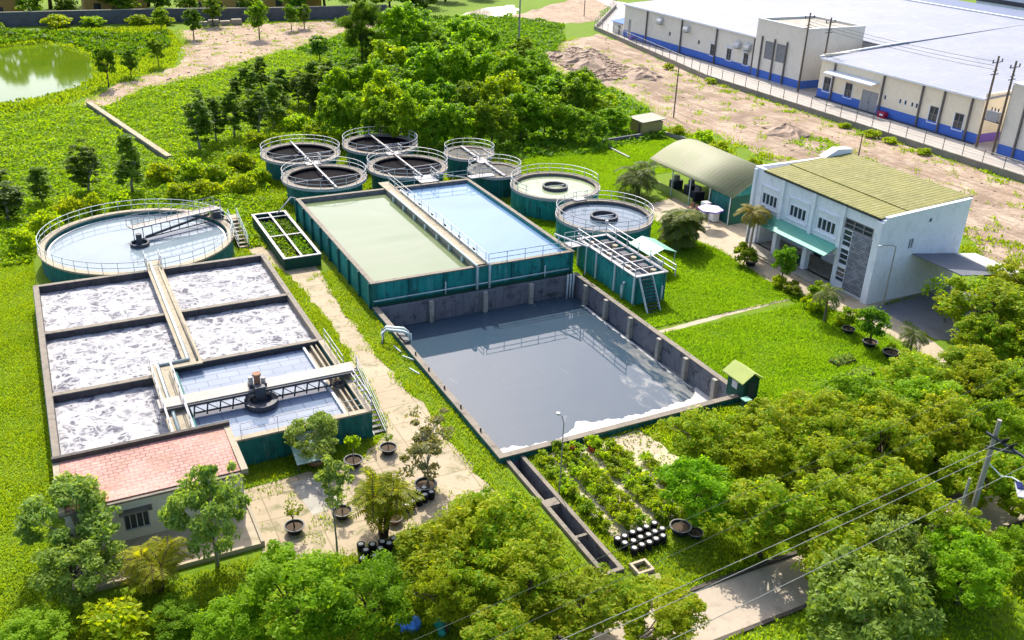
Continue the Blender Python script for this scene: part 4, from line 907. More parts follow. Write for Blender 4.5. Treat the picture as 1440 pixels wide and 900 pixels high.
MB().box(HX-.2,HY0+.4,zr(HX-.2)-.16,HX-.004,25.28,zr(HX-.2)-.01).build('eave_gutter','dark_steel',rf)
b = MB(); b.prism_y([(50.5,9.0),(54.2,9.1),(54.2,9.6),(52.2,9.75)],25.0,26.0); b.build('ridge_flashing','trim_white',t)
for a in wins:
    window(t,'x',HX,-1,a[0],a[1],a[2],a[3],4,1,bw=.10)
    b = MB(); x0 = HX-.06
    for y0,y1,z0,z1 in ((a[0]-.35,a[0]-.18,a[2]-.45,a[3]+.75),(a[1]+.18,a[1]+.35,a[2]-.45,a[3]+.75),(a[0]-.18,a[1]+.18,a[3]+.6,a[3]+.75),(a[0]-.25,a[1]+.25,a[2]-.3,a[2]-.18)): b.box(x0 if z1-z0 > .2 else x0-.07,y0,z0,HX-.003,y1,z1)
    b.build('window_surround','trim_white',t)
for y in (26.55,22.2,17.75,13.82): MB().box(HX-.2,y-.2,3.3,HX-.003,y+.2,8.2).build('pilaster','white_wall',t)
window(t,'x',HX,-1,10.05,13.55,6.15,7.15,3,2,fm='frame_grey',bw=.09,name='stair_window')
for z0,z1,n_ in ((4.35,6.1,2),(2.5,4.2,2),(.75,2.3,2)): window(t,'x',HX,-1,12.35,13.55,z0,z1,1,n_+1,fm='trim_white',bw=.09,name='stair_window')
MB().box(HX-.02,12.35,4.2,HX+.1,13.55,4.35).build('spandrel','trim_white',t); MB().box(HX-.02,12.35,2.3,HX+.1,13.55,2.5).build('spandrel','trim_white',t)
MB().box(HX-.12,9.95,.3,HX-.003,12.3,6.12).build('stone_cladding','stone_cladding',t)
MB().box(HX-.28,9.0,0,HX-.003,9.75,8.1).build('corner_pier','white_wall',t)
window(t,'y',HY0+.003,-1,46.3,47.0,5.0,6.1,2,1); window(t,'y',HY0+.003,-1,48.35,48.85,7.35,7.85,1,1)
MB().box(HX-1.9,13.9,0,46.2,25.4,.3).build('porch_floor','concrete',t)
MB().box(HX-2.2,14.3,0,HX-1.92,25.0,.16).build('porch_step','pale_concrete',t)
b = MB(); wall_holes(b,'x',46.2,.2,13.9,25.1,.3,8.0,[(15.3,16.9,.3,2.6),(19.0,20.2,.3,2.5),(22,24,1.2,2.6)]); b.build('porch_wall','white_wall',t)
MB().box(46.3,15.3,.3,46.36,16.9,2.6).build('door','frame_grey',t); MB().box(46.3,19.0,.3,46.36,20.2,2.5).build('door','dark_steel',t); window(t,'x',46.2,-1,22,24,1.2,2.6,3,1)
MB().box(HX+.31,13.9,3.26,46.19,25.09,3.4).build('porch_ceiling','white_wall',t)
MB().box(HX+.3,13.7,.3,46.2,13.88,8.0).build('porch_wall','white_wall',t)
for y in (22.1,17.7): MB().box(HX-.32,y-.26,.3,HX+.28,y+.26,3.245).build('column','trim_white',t)
MB().prism_y([(HX-1.75,3.32),(HX-.01,4.05),(HX-.01,4.12),(HX-1.75,3.40)],13.75,23.6).build('awning','awning_green',t)
for y in (14,18.8,23.4): MB().bar((HX-1.7,y,3.3),(HX-.02,y,3.3),.05,.06).build('awning_bracket','trim_white',t)
MB().box(HX+.4,18.2,.3,43.2,20.6,1.2).build('counter','dark_green_paint',t)
t = thing('carport','lean-to carport roof of dark grey sheet at the side of the white office','carport',(51,6,0))
zc = lambda x: 4.5-(x-47.1)*.145
MB().prism_y([(47.1,zc(47.1)),(53,zc(53)),(53,zc(53)-.1),(47.1,zc(47.1)-.1)],3.3,8.93).build('roof','carport_roof',t)
MB().prism_y([(53.002,zc(53)-.01),(56.2,zc(56.2)),(56.2,zc(56.2)-.1),(53.002,zc(53)-.1)],3.3,8.93).build('roof_strip','carport_pale',t)
for x in (47.3,55.9): MB().tube([(x,3.5,0),(x,3.5,zc(x)-.1)],.06,6).build('post','dark_steel',t)
MB().box(52,3.6,0,55.8,3.75,2.0).build('side_panel','boundary_dark',t)
t = thing('street_lamp','slim grey lamp post bent over at the corner of the white office','street lamp',(43.4,8.0,0))
b = MB(); b.tube([(43.4,7.9,0),(43.4,7.9,6.1)],[.08,.05],8); b.build('pole','pole_concrete',t); MB().tube([(43.4,7.9,6.1),(43.1,8.05,6.22),(42.2,8.4,6.25)],.04,6).build('arm','pole_concrete',t); MB().box(41.7,8.3,6.18,42.25,8.5,6.28).build('lamp_head','white_metal',t)

# ---- barrel-roofed hall
t = thing('barrel_hall','open-sided hall under a long barrel roof of faded olive sheet, beside the white office','hall',(49,40,0))
hx0,hx1,hy0,hy1 = 43.9,54.3,31.4,47.5
prof = [(hx0+(hx1-hx0)*i/20, 3.4+2.05*math.sin(PI*i/20)) for i in range(21)]
MB().prism_y(prof+[(x,z-.09) for x,z in prof[::-1]],hy0-.3,hy1).build('roof','hall_roof',t,True)
MB().prism_y([(hx0+.1,3.35)]+[(x,z-.12) for x,z in prof[1:-1]]+[(hx1-.1,3.35)],hy0+.05,hy0+.2).build('gable','teal_paint',t)
MB().prism_y([(hx0+.1,3.35)]+[(x,z-.12) for x,z in prof[1:-1]]+[(hx1-.1,3.35)],hy1-.3,hy1-.15).build('gable','teal_paint',t)
b = MB(); b.box(hx0+.2,hy0+.05,0,hx1-.2,hy0+.2,3.34); b.box(hx1-.3,hy0+.2,0,hx1-.15,hy1-.2,3.34); b.build('wall','dark_green_paint',t)
MB().box(hx0+.2,38.5,0,hx0+.35,hy1-.4,.95).build('low_wall','kiosk_roof',t)
MB().box(hx0+.3,hy0+.22,0,hx0+.42,35.2,3.2).build('side_panel','teal_paint',t)
for y in (31.6,35.3,39,42.6,46.6): MB().tube([(hx0+.12,y,0),(hx0+.12,y,3.42)],.07,8).build('post','pale_pipe',t)
for k,(x,y) in enumerate(((46.5,45),(47,42.6),(46.2,40.2),(48.5,37.6),(46,36.6))):
    q = thing('machine',['dark machine at the far open end under the barrel roof','dark machine second from the far end under the barrel roof','dark machine in the middle under the barrel roof','dark machine deep inside under the barrel roof','dark machine near the green side panel of the barrel hall'][k],'machine',(x,y,0),'machines stored under the barrel roof')
    MB().box(x-.7,y-.5,0,x+.7,y+.5,1.1).build('base','dark_steel',q); MB().cyl(x,y,1.1,1.7,.4,12).build('drum','frame_grey',q)
for k,(x,y,h_) in enumerate(((43.1,34.6,1.9),(43.3,33.2,1.7))):
    q = thing('cabinet',['taller white cabinet in front of the barrel hall','shorter white cabinet beside the taller one in front of the barrel hall'][k],'cabinet',(x,y,0))
    MB().box(x-.4,y-.45,.1,x+.4,y+.45,h_).build('body','white_metal',q); MB().box(x-.44,y-.4,.2,x-.402,y+.4,h_-.1).build('door','trim_white',q); MB().box(x-.35,y-.4,0,x+.35,y+.4,.1).build('foot','dark_steel',q)
for k,(x,y) in enumerate(((43.0,37.2),(42.9,36.2))):
    q = thing('chair',['wooden chair farther from the umbrella in front of the hall','wooden chair nearer to the umbrella in front of the hall'][k],'chair',(x,y,0),'wooden chairs in front of the hall')
    MB().box(x-.25,y-.25,.42,x+.25,y+.25,.47).build('seat','terracotta',q); MB().box(x+.21,y-.25,.47,x+.26,y+.25,1.0).build('backrest','terracotta',q)
    for dx in (-.22,.22):
        for dy in (-.22,.22): MB().box(x+dx-.02,y+dy-.02,0,x+dx+.02,y+dy+.02,.42).build('leg','terracotta',q)
t = thing('garden_umbrella','pale lilac hexagonal garden umbrella on the concrete forecourt','umbrella',(41.5,31.8,0))
hexp = [(41.5+1.45*math.cos(PI/3*i+.3),31.8+1.45*math.sin(PI/3*i+.3)) for i in range(6)]
b = MB(); b.add([(x,y,2.2) for x,y in hexp]+[(41.5,31.8,2.62)],[(i,(i+1) % 6,6) for i in range(6)]); b.build('canopy','umbrella_cloth',t)
b = MB()
for i in range(6): b.bar((*hexp[i],2.15),(*hexp[(i+1) % 6],2.15),.03,.16)
b.build('trim','violet_trim',t); MB().tube([(41.5,31.8,0),(41.5,31.8,2.55)],.035,6).build('pole','white_metal',t); MB().cyl(41.5,31.8,0,.12,.35,16,.28).build('base','concrete',t)

# ---- small hut and low walls behind the round tanks
t = thing('hut','small ochre yellow hut with a flat pale roof at the edge of the earth strip','hut',(58,69,0))
b = MB(); wall_holes(b,'x',56.4,.15,67.6,70.6,0,2.15,[(67.9,68.6,0,1.8)]); wall_holes(b,'y',67.4,.15,56.4,60,0,2.15,[]); b.box(59.85,67.55,0,60,70.6,2.15); b.box(56.55,70.45,0,59.85,70.6,2.15); b.build('wall','hut_yellow',t)
MB().prism_y([(56.1,2.2),(60.3,2.5),(60.3,2.6),(56.1,2.3)],67.0,71.0).build('roof','hut_roof',t); MB().box(56.5,67.9,0,56.55,68.6,1.8).build('door','pole_timber',t)
tag(MB().bar((48.6,66.0,.35),(56.2,67.0,.35),.3,.7).build('low_wall','dark_wall'),'low dark wall running from the yellow hut along the meadow','wall')
tag(MB().bar((48.4,64.8,.12),(48.3,58.5,.12),.25,.24).build('kerb_wall','galv_fascia'),'low pale kerb in the grass below the yellow hut','kerb')
tag(MB().bar((60.5,67.4,.25),(61.5,63.5,.25),.25,.5).build('kerb_wall','concrete'),'short pale kerb in front of the hut, towards the earth strip','kerb')

# ---- pump house with red tiles in front of the basins
t = thing('pump_house','single-storey grey-white pump house with a flat red tiled roof in front of the foaming basins','building',(-21.6,3,0))
px0,px1,py0,py1 = -26.5,-16.8,1.15,6.1
b = MB(); wall_holes(b,'y',py0,.25,px0,px1,0,3.15,[(-23.6,-22.2,.9,2.2),(-19.0,-17.9,.2,2.3)]); b.build('wall','grey_wall',t)
b = MB(); wall_holes(b,'x',px1-.25,.25,py0+.25,py1,0,3.15,[(2.5,3.3,1,2.1)]); b.box(px0,py0+.25,0,px0+.25,py1,3.15); b.box(px0+.25,py1-.25,0,px1-.25,py1,3.15); b.build('wall','grey_wall',t)
MB().box(px0-.25,py0-.45,3.15,px1+.3,py1+.02,3.28).build('roof_slab','rim_concrete',t)
MB().prism_x([(py0-.2,3.285),(py1-.25,3.285),(py1-.25,3.5),(py0-.2,3.36)],px0+.1,px1-.1).build('roof','red_tiles',t)
MB().box(px0-.25,py1-.24,3.285,px1+.3,py1+.02,3.8).build('back_parapet','dark_brown_concrete',t)  # back parapet in a darker tone than the side ones
b = MB(); b.box(px1-.09,py0-.45,3.285,px1+.3,py1-.242,3.55); b.build('parapet','walk_concrete',t); MB().box(px0-.25,py0-.45,3.285,px0+.09,py1-.242,3.5).build('parapet','walk_concrete',t)
window(t,'y',py0,-1,-23.6,-22.2,.9,2.2,4,1,fm='white_metal',bw=.06); window(t,'x',px1,1,2.5,3.3,1,2.1,2,1,fm='white_metal')
MB().box(-23.8,py0-.5,2.3,-22.0,py0-.004,2.38).build('window_hood','rim_concrete',t)
MB().box(-18.95,py0+.1,.2,-17.95,py0+.16,2.3).build('door','dark_steel',t)
MB().box(px0-.2,-2.3,0,px1+.1,py0-.004,.3).build('plinth','pale_concrete',t)
b = MB(); b.box(px1+.104,-2.3,0,px1+.3,py0+3,.42); b.build('side_kerb','walk_concrete',t)

# ---- factory buildings
RZ = lambda x: 7.45+(x-104.3)*.062
def factory_window(t, X, y, z0, z1, w, nx=2, hood=True):
    window(t,'x',X,-1,y-w/2,y+w/2,z0,z1,nx,2,fm='frame_grey',bw=.09)
    b = MB(); b.box(X-.06,y-w/2-.16,z0-.16,X-.004,y+w/2+.16,z0-.02); b.box(X-.06,y-w/2-.16,z0-.02,X-.004,y-w/2,z1); b.box(X-.06,y+w/2,z0-.02,X-.004,y+w/2+.16,z1)
    if hood: b.box(X-.45,y-w/2-.3,z1+.12,X-.004,y+w/2+.3,z1+.22)
    b.build('window_surround','trim_white',t)
def vent_hood(t, X, y, z):
    b = MB(); b.prism_y([(X-.004,z-.75),(X-1.0,z-.6),(X-1.0,z-.1),(X-.75,z+.35),(X-.3,z+.55),(X-.004,z+.55)],y-.75,y+.75); h = b.build('vent_hood','white_metal',t)
    MB().box(X-1.02,y-.65,z-.74,X-.1,y+.65,z-.76+.0).build('grille','louvre',h)
A = 104.5
t = thing('factory_hall','long grey-white factory hall with a blue base and white vent hoods on its wall','building',(130,120,0))
b = MB(); wh = [(113.2,1.0),(107.8,1.0),(102.5,1.0)]; sm = [(128.6,3.5),(118.0,3.4)]
wall_holes(b,'x',A,.3,100,147.2,0,7.3,[(y-.75,y+.75,1.5,3.8) for y,_ in wh]+[(y-.3,y+.3,z-.4,z+.4) for y,z in sm]+[(144.2,145.2,0,4.2)])
b.box(A+.3,146.9,0,200,147.2,7.3); b.build('wall','grey_wall',t)
b = MB(); wall_holes(b,'x',A-.05,.047,100,147.22,.15,1.55,[(144.0,145.4,.15,1.55)]); b.build('base_band','blue_paint',t)
MB().box(A-.3,100,0,A-.052,147,.15).build('apron','dark_steel',t)
for y,_ in wh: factory_window(t,A,y,1.5,3.8,1.5)
for y,z in sm: window(t,'x',A,-1,y-.3,y+.3,z-.4,z+.4,1,1,fm='frame_grey')
for y,z in ((132.1,5.8),(122.2,5.6),(105.0,5.1),(101.9,5.2)): vent_hood(t,A,y,z)
for y in (137.6,124.3,112.2,100.3): MB().box(A-.35,y-.12,.15,A-.055,y+.12,7.1).build('downpipe','downpipe',t)
MB().box(A+.1,144.2,0,A+.16,145.2,4.2).build('door','louvre',t)
MB().box(A-1.2,142,.01,A-.4,143,.8).build('unit','violet_trim',t)
MB().prism_y([(A-.3,RZ(A-.3)),(160,RZ(160)),(160,RZ(160)-.25),(A-.3,RZ(A-.3)-.25)],99.8,147.5).build('roof','white_roof',t)
MB().prism_y([(118,RZ(118)),(160,RZ(160)),(160,RZ(160)-.25),(118,RZ(118)-.25)],80.5,99.798).build('roof','white_roof',t)
MB().prism_y([(160.002,RZ(160)),(186,RZ(160)-1.6),(186,RZ(160)-1.9),(160.002,RZ(160)-.25)],30,150).build('far_roof','bluegrey_roof',t)
MB().box(159.6,30,RZ(160)+.02,160.5,150,RZ(160)+.25).build('ridge_cap','trim_white',t)
MB().box(A-.42,100,7.12,A-.305,147.4,7.42).build('gutter','trim_white',t)
t = thing('tower_block','tall flat cream block with two grey louvres between the two factory halls','building',(108,93,0))
b = MB(); wall_holes(b,'x',103.9,.3,86,99.7,0,10.9,[(94.2,96.8,3.9,7.2),(91.0,93.6,3.9,7.2)]); b.box(104.2,86,0,118,86.3,10.9); b.box(104.2,99.4,0,118,99.7,10.9); b.box(117.7,86.3,0,118,99.4,10.9); b.build('wall','grey_wall',t)
MB().box(104.2,86.3,10.45,117.7,99.4,10.55).build('roof','concrete',t)
b = MB(); b.box(103.8,85.9,10.9,118.1,86.4,11.02); b.box(103.8,99.3,10.9,118.1,99.8,11.02); b.box(103.8,86.4,10.9,104.3,99.3,11.02); b.box(117.6,86.4,10.9,118.1,99.3,11.02); b.build('coping','trim_white',t)
b = MB(); b.box(103.84,86,.15,103.897,99.7,1.6); b.build('base_band','blue_paint',t)
MB().box(104.0,85.94,.15,118,85.997,1.6).build('base_band','blue_paint',t)
for y in (94.2,91.0):
    b = MB(); b.box(104.1,y+.002,3.9,104.13,y+2.598,7.2)
    for i in range(14): b.box(104.0,y+.01,3.95+i*.23,104.1,y+2.59,4.02+i*.23)
    b.build('louvre','louvre',t)
for y in (97.6,94.0,90.6): MB().box(103.55,y-.11,.15,103.835,y+.11,7.9).build('downpipe','downpipe',t)
B_ = 103.0
t = thing('factory_hall','long cream factory hall with a blue base and a canopy over its double door','building',(130,63,0))
b = MB(); wn = [78.3,73.1,54.8,50.0]; sm = [(64.9,3.2),(61.7,3.25),(60.6,3.25),(59.2,3.25),(58.3,3.25)]
wall_holes(b,'x',B_,.3,46.3,80.4,0,6.9,[(y-.85,y+.85,1.4,3.9) for y in wn]+[(y-.27,y+.27,z-.4,z+.4) for y,z in sm]+[(66.4,70.0,0,3.5)])
b.box(B_+.3,46.3,0,125,46.6,7.6); b.box(B_+.3,80.1,0,118,80.4,7.6); b.prism_y([(B_+.3,7.6),(125,7.6),(125,8.6),(104,7.6)],46.3,46.6); b.build('wall','cream_wall',t)
b = MB(); wall_holes(b,'x',B_-.05,.047,46.25,80.4,.15,1.6,[(66.3,70.1,.15,1.6)]); b.build('base_band','blue_paint',t); MB().box(B_+.0,46.24,.15,118,46.297,1.55).build('base_band','violet_trim',t)
MB().box(B_-.4,46.3,0,B_-.052,80.4,.15).build('apron','dark_steel',t)
for y in wn: factory_window(t,B_,y,1.4,3.9,1.7,hood=False)
for y,z in sm: window(t,'x',B_,-1,y-.27,y+.27,z-.4,z+.4,1,1,fm='trim_white')
d_ = MB().box(B_+.1,66.42,0,B_+.18,68.18,3.45).box(B_+.1,68.22,0,B_+.18,69.98,3.45).build('double_door','louvre',t); MB().box(B_+.05,68.3,1.4,B_+.098,68.4,1.8).build('handle','dark_steel',d_)
MB().prism_y([(B_-1.8,4.75),(B_-.004,5.1),(B_-.004,5.3),(B_-1.8,4.95)],66.6,77.9).build('door_canopy','trim_white',t)
for y in (76.9,67.0 if False else 65.7,57.6,53.4,48.3): MB().box(B_-.33,y-.12,.15,B_-.055,y+.12,6.8).build('downpipe','downpipe',t)
MB().prism_y([(B_-.35,RZ(B_-.35)-.35),(160,RZ(160)-.003),(160,RZ(160)-.25),(B_-.35,RZ(B_-.35)-.55)],46.0,80.45).build('roof','white_roof',t)
MB().prism_y([(118,RZ(118)-.1),(160,RZ(160)-.003),(160,RZ(160)-.25),(118,RZ(118)-.3)],30,45.998).build('roof','white_roof',t)
MB().prism_y([(B_-.3,RZ(B_)-.33),(124,RZ(124)-.01),(124,RZ(124)+.2),(B_-.3,RZ(B_)-.1)],80.46,80.9).build('verge','trim_white',t)
MB().box(B_-.47,46.1,6.68,B_-.352,80.4,6.98).build('gutter','trim_white',t)
MB().box(118,80.5,0,118.3,86,8.1).build('link_wall','louvre',t)
t = thing('crate','small dark red crate leaning on the blue base of the cream factory hall','crate',(102.3,64.1,0))
MB().box(101.9,63.4,.02,102.75,64.9,1.0).build('body','red_plastic',t); MB().box(101.86,63.7,.4,101.897,64.4,.7).build('handle','trim_white',t)
t = thing('factory_office','tall pinkish white factory building beyond the cream hall, cut by the picture edge','building',(110,20,0))
MB().box(101.4,-30,0,125,41.2,10.3).build('wall','grey_wall',t); MB().box(101.33,-30,.15,101.397,41.22,1.6).build('base_band','blue_paint',t); MB().box(101.2,-30.2,10.3,125.2,41.4,10.45).build('coping','trim_white',t)
for y in (38.5,32): MB().box(101.05,y-.12,.15,101.32,y+.12,9.8).build('downpipe','downpipe',t)
t = thing('far_warehouse','white warehouse wall rising behind the bluish grey factory roof','building',(205,90,0))
MB().box(192,40,0,240,121,15).build('wall','white_wall',t); MB().box(191.9,40,9.2,191.997,121.1,10.2).build('base_band','dark_roof',t); MB().box(191.5,39.5,15,240.5,121.5,15.2).build('roof','white_roof',t)
for y in (119,104,89,74,59): MB().box(191.7,y-.15,10.2,191.995,y+.15,15).build('downpipe','bluegrey_roof',t)
b = MB(); b.prism_y([(186.5,9),(191,8.8),(191,0),(186.5,0)],30,150)
t = thing('blue_shed','small bright blue roofed shed at the far corner of the grey factory hall','shed',(107,151,0))
MB().box(105.5,149,0,109.5,153.5,2.6).build('wall','grey_wall',t); MB().prism_y([(105,2.6),(110,3.2),(110,3.3),(105,2.7)],148.6,154).build('roof','blue_paint',t); MB().box(105.46,150,0,105.497,151,2).build('door','frame_grey',t)

# ---- factory fence
t = thing('factory_fence','long wire fence with thin posts on a stone base wall in front of the factory','fence',(92.6,60,0))
FP = [(92.6,-38),(92.6,99),(102.9,157.6),(131,192)]
b = MB(); c = MB()
for p,q in zip(FP[:-1],FP[1:]):
    b.bar((*p,.42),(*q,.42),.32,.84); c.bar((*p,.9),(*q,.9),.42,.12)
b.build('base_wall','stone_block',t); c.build('coping','concrete',t)
b = MB()
for p,q in zip(FP[:-1],FP[1:]):
    for z in (2.55,): b.tube([(*p,z),(*q,z)],.05,5)
    for z in (1.3,1.7,2.1): b.tube([(*p,z),(*q,z)],.02,4)
b.build('mesh_wires','wire',t)
pm = MB().tube([(0,0,.9),(0,0,2.75)],.055,6); pme = None
for p,q in zip(FP[:-1],FP[1:]):
    L = math.hypot(q[0]-p[0],q[1]-p[1]); k = 0
    while k*3.4 < L:
        x = p[0]+(q[0]-p[0])*k*3.4/L; y = p[1]+(q[1]-p[1])*k*3.4/L; k += 1
        if pme is None:
            me = bpy.data.meshes.new('post'); me.from_pydata(pm.v,[],pm.f); me.materials.append(MATS['downpipe']); pme = me
        o = bpy.data.objects.new('post',pme); COL.objects.link(o); o.parent = t; o.location = (x-92.6,y-60,0)

# ---- far boundary wall and ochre buildings, top left
BW = [(-75,188),(-27.6,195.5),(8,193.5),(30,190),(60,188.5)]
b = MB(); 
for p,q in zip(BW[:-1],BW[1:]): b.bar((*p,1.5),(*q,1.5),.3,3.0)
t = thing('boundary_wall','long dark boundary wall with a pale coping behind the green pond','wall',(-10,194,0)); b.build('wall','boundary_dark',t)
b = MB()
for p,q in zip(BW[:-1],BW[1:]): b.bar((*p,3.08),(*q,3.08),.42,.14)
b.build('coping','concrete',t)
def shed(label, x0,y0,x1,y1,h, wallm='ochre_wall'):
    t = thing('low_building',label,'building',((x0+x1)/2,(y0+y1)/2,0),'low buildings behind the boundary wall')
    b = MB(); wall_holes(b,'y',y0,.3,x0,x1,0,h,[(x0+2+i*5,x0+3.6+i*5,1.2,2.8) for i in range(int((x1-x0-2)/5))]); b.box(x0,y0+.3,0,x0+.3,y1,h); b.box(x1-.3,y0+.3,0,x1,y1,h); b.box(x0+.3,y1-.3,0,x1-.3,y1,h); b.build('wall',wallm,t)
    ym = (y0+y1)/2; MB().prism_x([(y0-.6,h),(ym,h+2.2),(y1+.6,h),(y1+.6,h+.12),(ym,h+2.32),(y0-.6,h+.12)],x0-.5,x1+.5).build('roof','dark_roof',t)
    for i in range(int((x1-x0-2)/5)): MB().box(x0+2+i*5,y0+.2,1.2,x0+3.6+i*5,y0+.24,2.8).build('window','glass',t)
shed('ochre building with a dark roof behind the green pond and boundary wall',-50,206,-22,216,5.2)
shed('short ochre building with a dark roof above the green pond',-9,208,5,218,6.2)
shed('long ochre building with a dark roof behind the earth track trees',14,205,48,215,5.0)
t = thing('rubble_store','row of pale concrete blocks at the foot of the boundary wall beside the earth track','blocks',(18,187,0))
for k in range(4): MB().box(13+k*2.6,185.6,0,15.3+k*2.6,186.8,1.0+.3*(k % 2)).build('block','walk_concrete',t)

# ---- left footbridge
t = thing('water_channel','long straight pale concrete channel wall crossing the overgrown field','channel',(-13,96,0))
MB().bar((-16.3,113,.55),(-9.5,78.6,.55),.75,.22).build('slab','path_concrete',t); MB().bar((-16.55,113,.22),(-9.75,78.6,.22),.25,.44).build('wall','dark_wall',t)

# ---- power poles
def pole(label, x, y, h, r0=.16, mat_='pole_concrete', lean=(0,0), name='utility_pole', arms=(), group=None):
    t = thing(name,label,'pole',(x,y,0),group); top = (x+lean[0],y+lean[1],h)
    MB().tube([(x,y,0),top],[r0,r0*.7],8).build('pole',mat_,t)
    for (p,q) in arms: MB().bar(p,q,.12,.12).build('crossarm','dark_steel',t)
    return t
t = pole('tall concrete utility pole with crossarms among the roadside trees','22.5' and 22.5,-18.7,8.2,.19,arms=[((22.4,-18.2,7.1),(22.2,-21.7,7.0)),((22.3,-18.5,6.3),(22.25,-20.4,7.0))])
WA = [(22.35,-19.4,7.28),(22.3,-19.95,7.28),(22.2,-21.5,7.22)]
for x,y,z in WA:
    b = MB(); b.cyl(x,y,z-.22,z-.02,.09,8); b.tube([(x+.35,y,z-.02),(x-.35,y,z-.02)],.07,6); b.build('insulator','black_plastic',t)
t = thing('solar_lamp','white solar street lamp with a blue panel on an arm of the utility pole','street lamp',(22.5,-18.8,5))
MB().tube([(22.45,-18.9,5.3),(22.6,-19.7,4.9),(22.5,-20.4,5.3),(22.2,-21.2,5.5)],.04,6).build('arm','pale_pipe',t)
MB().bar((22.0,-21.1,5.55),(21.2,-22.0,5.35),.42,.1).build('body','white_metal',t); MB().bar((21.95,-21.15,5.62),(21.6,-21.55,5.54),.36,.04).build('panel','solar_blue',t)
pole('short thin grey pole leaning beside the utility pole',19.2,-20.0,5.6,.11,'pole_concrete',(.5,.3))
pole('thin timber pole standing on the earth strip behind the white office roof',78.9,46.3,3.8,.10,'pole_timber',name='timber_pole')
pole('tall timber pole at the near edge of the earth strip beside the yellow hut',68.4,76.1,8.0,.12,'pole_timber',name='timber_pole')
pole('tall grey pole rising out of the thicket',78,150,14,.22)
pole('thin timber pole on the earth bank beyond the fence corner',112,178,9,.13,'pole_timber',name='timber_pole')
arms = lambda x,y,z: [((x-1.3,y-.2,z),(x+1.3,y+.2,z)),((x-.8,y-.3,z-1.2),(x+.8,y+.3,z-1.2))]
def pp(label,x,y,h):
    t = pole(label,x,y,h,.2,'pole_timber',arms=arms(x,y,h-.9)+[((x-.9,y-.1,h-2.6),(x+.9,y+.1,h-2.6))],group='power poles by the factory halls')
    for k in (-1.2,0,1.2): MB().cyl(x+k,y+k*.15,h-.85,h-.45,.09,8).build('insulator','dark_steel',t)
    return t
pp('power pole standing before the side wall of the tower block',102.6,84.8,14.0); pp('power pole standing in the gap between tower block and cream hall',104.6,81.6,13.6)
pp('power pole at the end of the cream hall, the one before its gable',101.2,44.6,13.6); pp('power pole at the end of the cream hall, the one touching the pinkish building',100.8,41.4,13.5)
pole('shorter grey pole between two power poles at the end of the cream hall',104.5,43.4,9.5,.18)
t = thing('transformer','grey pole-mounted transformer between the power poles at the end of the cream hall','transformer',(101,43,5))
MB().box(100.6,42.0,4.6,101.6,43.9,6.0).build('tank','louvre',t)
for k in range(3): MB().cyl(101.1,42.4+k*.55,6.0,6.45,.09,8).build('bushing','dark_steel',t)
MB().bar((100.9,41.4,4.52),(101.2,44.6,4.52),.5,.12).build('beam','dark_steel',t)
# wires
def wire(label, p, q, sag, rr, mt='wire', grp=None):
    P = [Vector(p).lerp(Vector(q),i/24)-Vector((0,0,sag*4*(i/24)*(1-i/24))) for i in range(25)]
    return tag(MB().tube(P,rr,5).build('power_line',mt),label,'power line',grp)
END = (-52,-25.6)
pole('concrete utility pole far along the road, carrying the ends of the wires',-52,-24.5,8.2,.19,arms=[((-52,-24,7.1),(-52,-28,7.1))])
for k,(x,y,z) in enumerate(WA):
    wire(('pale wire leaving the crossarm tight beside the utility pole','pale wire leaving the utility pole, the middle one of three','pale wire leaving the outer end of the utility pole crossarm')[k],(x,y,z),(-52,(-25.0,-25.7,-27.6)[k],7.3),.55,.019,'wire','pale wires of the utility pole')
pole('concrete utility pole past the roadside grove, carrying the dark wires',62,-11.0,9.5,.19,arms=[((62,-10,8.9),(62,-14,8.9))])
for k in range(2): wire(('dark thin wire crossing over the tree tops, the farther one','dark thin wire crossing over the tree tops, the nearer one')[k],(62,-10.9-k*1.6,8.9),(-60,-26.3-k*1.6,8.9),.7,.014,'wire_dark','dark thin wires')
for k in range(3): wire(('upper','middle','lower')[k]+'most thin wire between the two pole groups in front of the factory halls' if k != 1 else 'middle thin wire between the two pole groups in front of the factory halls',(102.6+k*.3-.9,84.8-k*.1,13.3-k*.6),(101.2-.9+k*.3,44.6,12.9-k*.6),.5,.03,'wire_dark','wires between factory poles')
# ------------------------------------------------------------------ trees
ORD = ['first','second','third','fourth','fifth','sixth','seventh','eighth','ninth','tenth','eleventh','twelfth','thirteenth','fourteenth','fifteenth','sixteenth']
P_broad = [tree_proto('broad',10+i,5,2.8,10500,(.12,.27),lm,'wood_bark','flat',105,.17,.18,.13,up=1.2,limbs=18,inner=.35) for i,lm in enumerate(('leaf_grove','leaf_grove','leaf_grove','leaf_bright'))]
P_bright = [tree_proto('bright',20+i,4.5,3,12000,(.11,.24),'leaf_bright','wood_bark','flat',110,.17,.12,.13,up=1.2,limbs=14,inner=.4) for i in range(2)]
P_gloss = [tree_proto('gloss',30,5.5,3.2,8500,(.15,.32),'leaf_gloss','wood_bark','round',85,.19,.18,.14,up=.8,droop=.3,limbs=14,inner=.4), tree_proto('gloss',31,5,2.6,7000,(.14,.29),'leaf_greyish','pale_bark','round',60,.2,.25,.12,up=.8,droop=.4,limbs=12,inner=.3)]
P_thick = [tree_proto('thicket',40+i,6,3.3,4600,(.26,.48),lm,'wood_bark','flat',75,.2,.06,.12,up=1.1,limbs=6,inner=.35) for i,lm in enumerate(('leaf_thicket','leaf_thicket','leaf_bright','leaf_yellowgreen'))]
P_cone = [tree_proto('cone',50+i,6.5,1.15,4200,(.14,.28),'leaf_dark','pale_bark',('tall','cone','tall')[i],80,.28,.12,.09,up=.8,limbs=8,inner=.15) for i in range(3)]
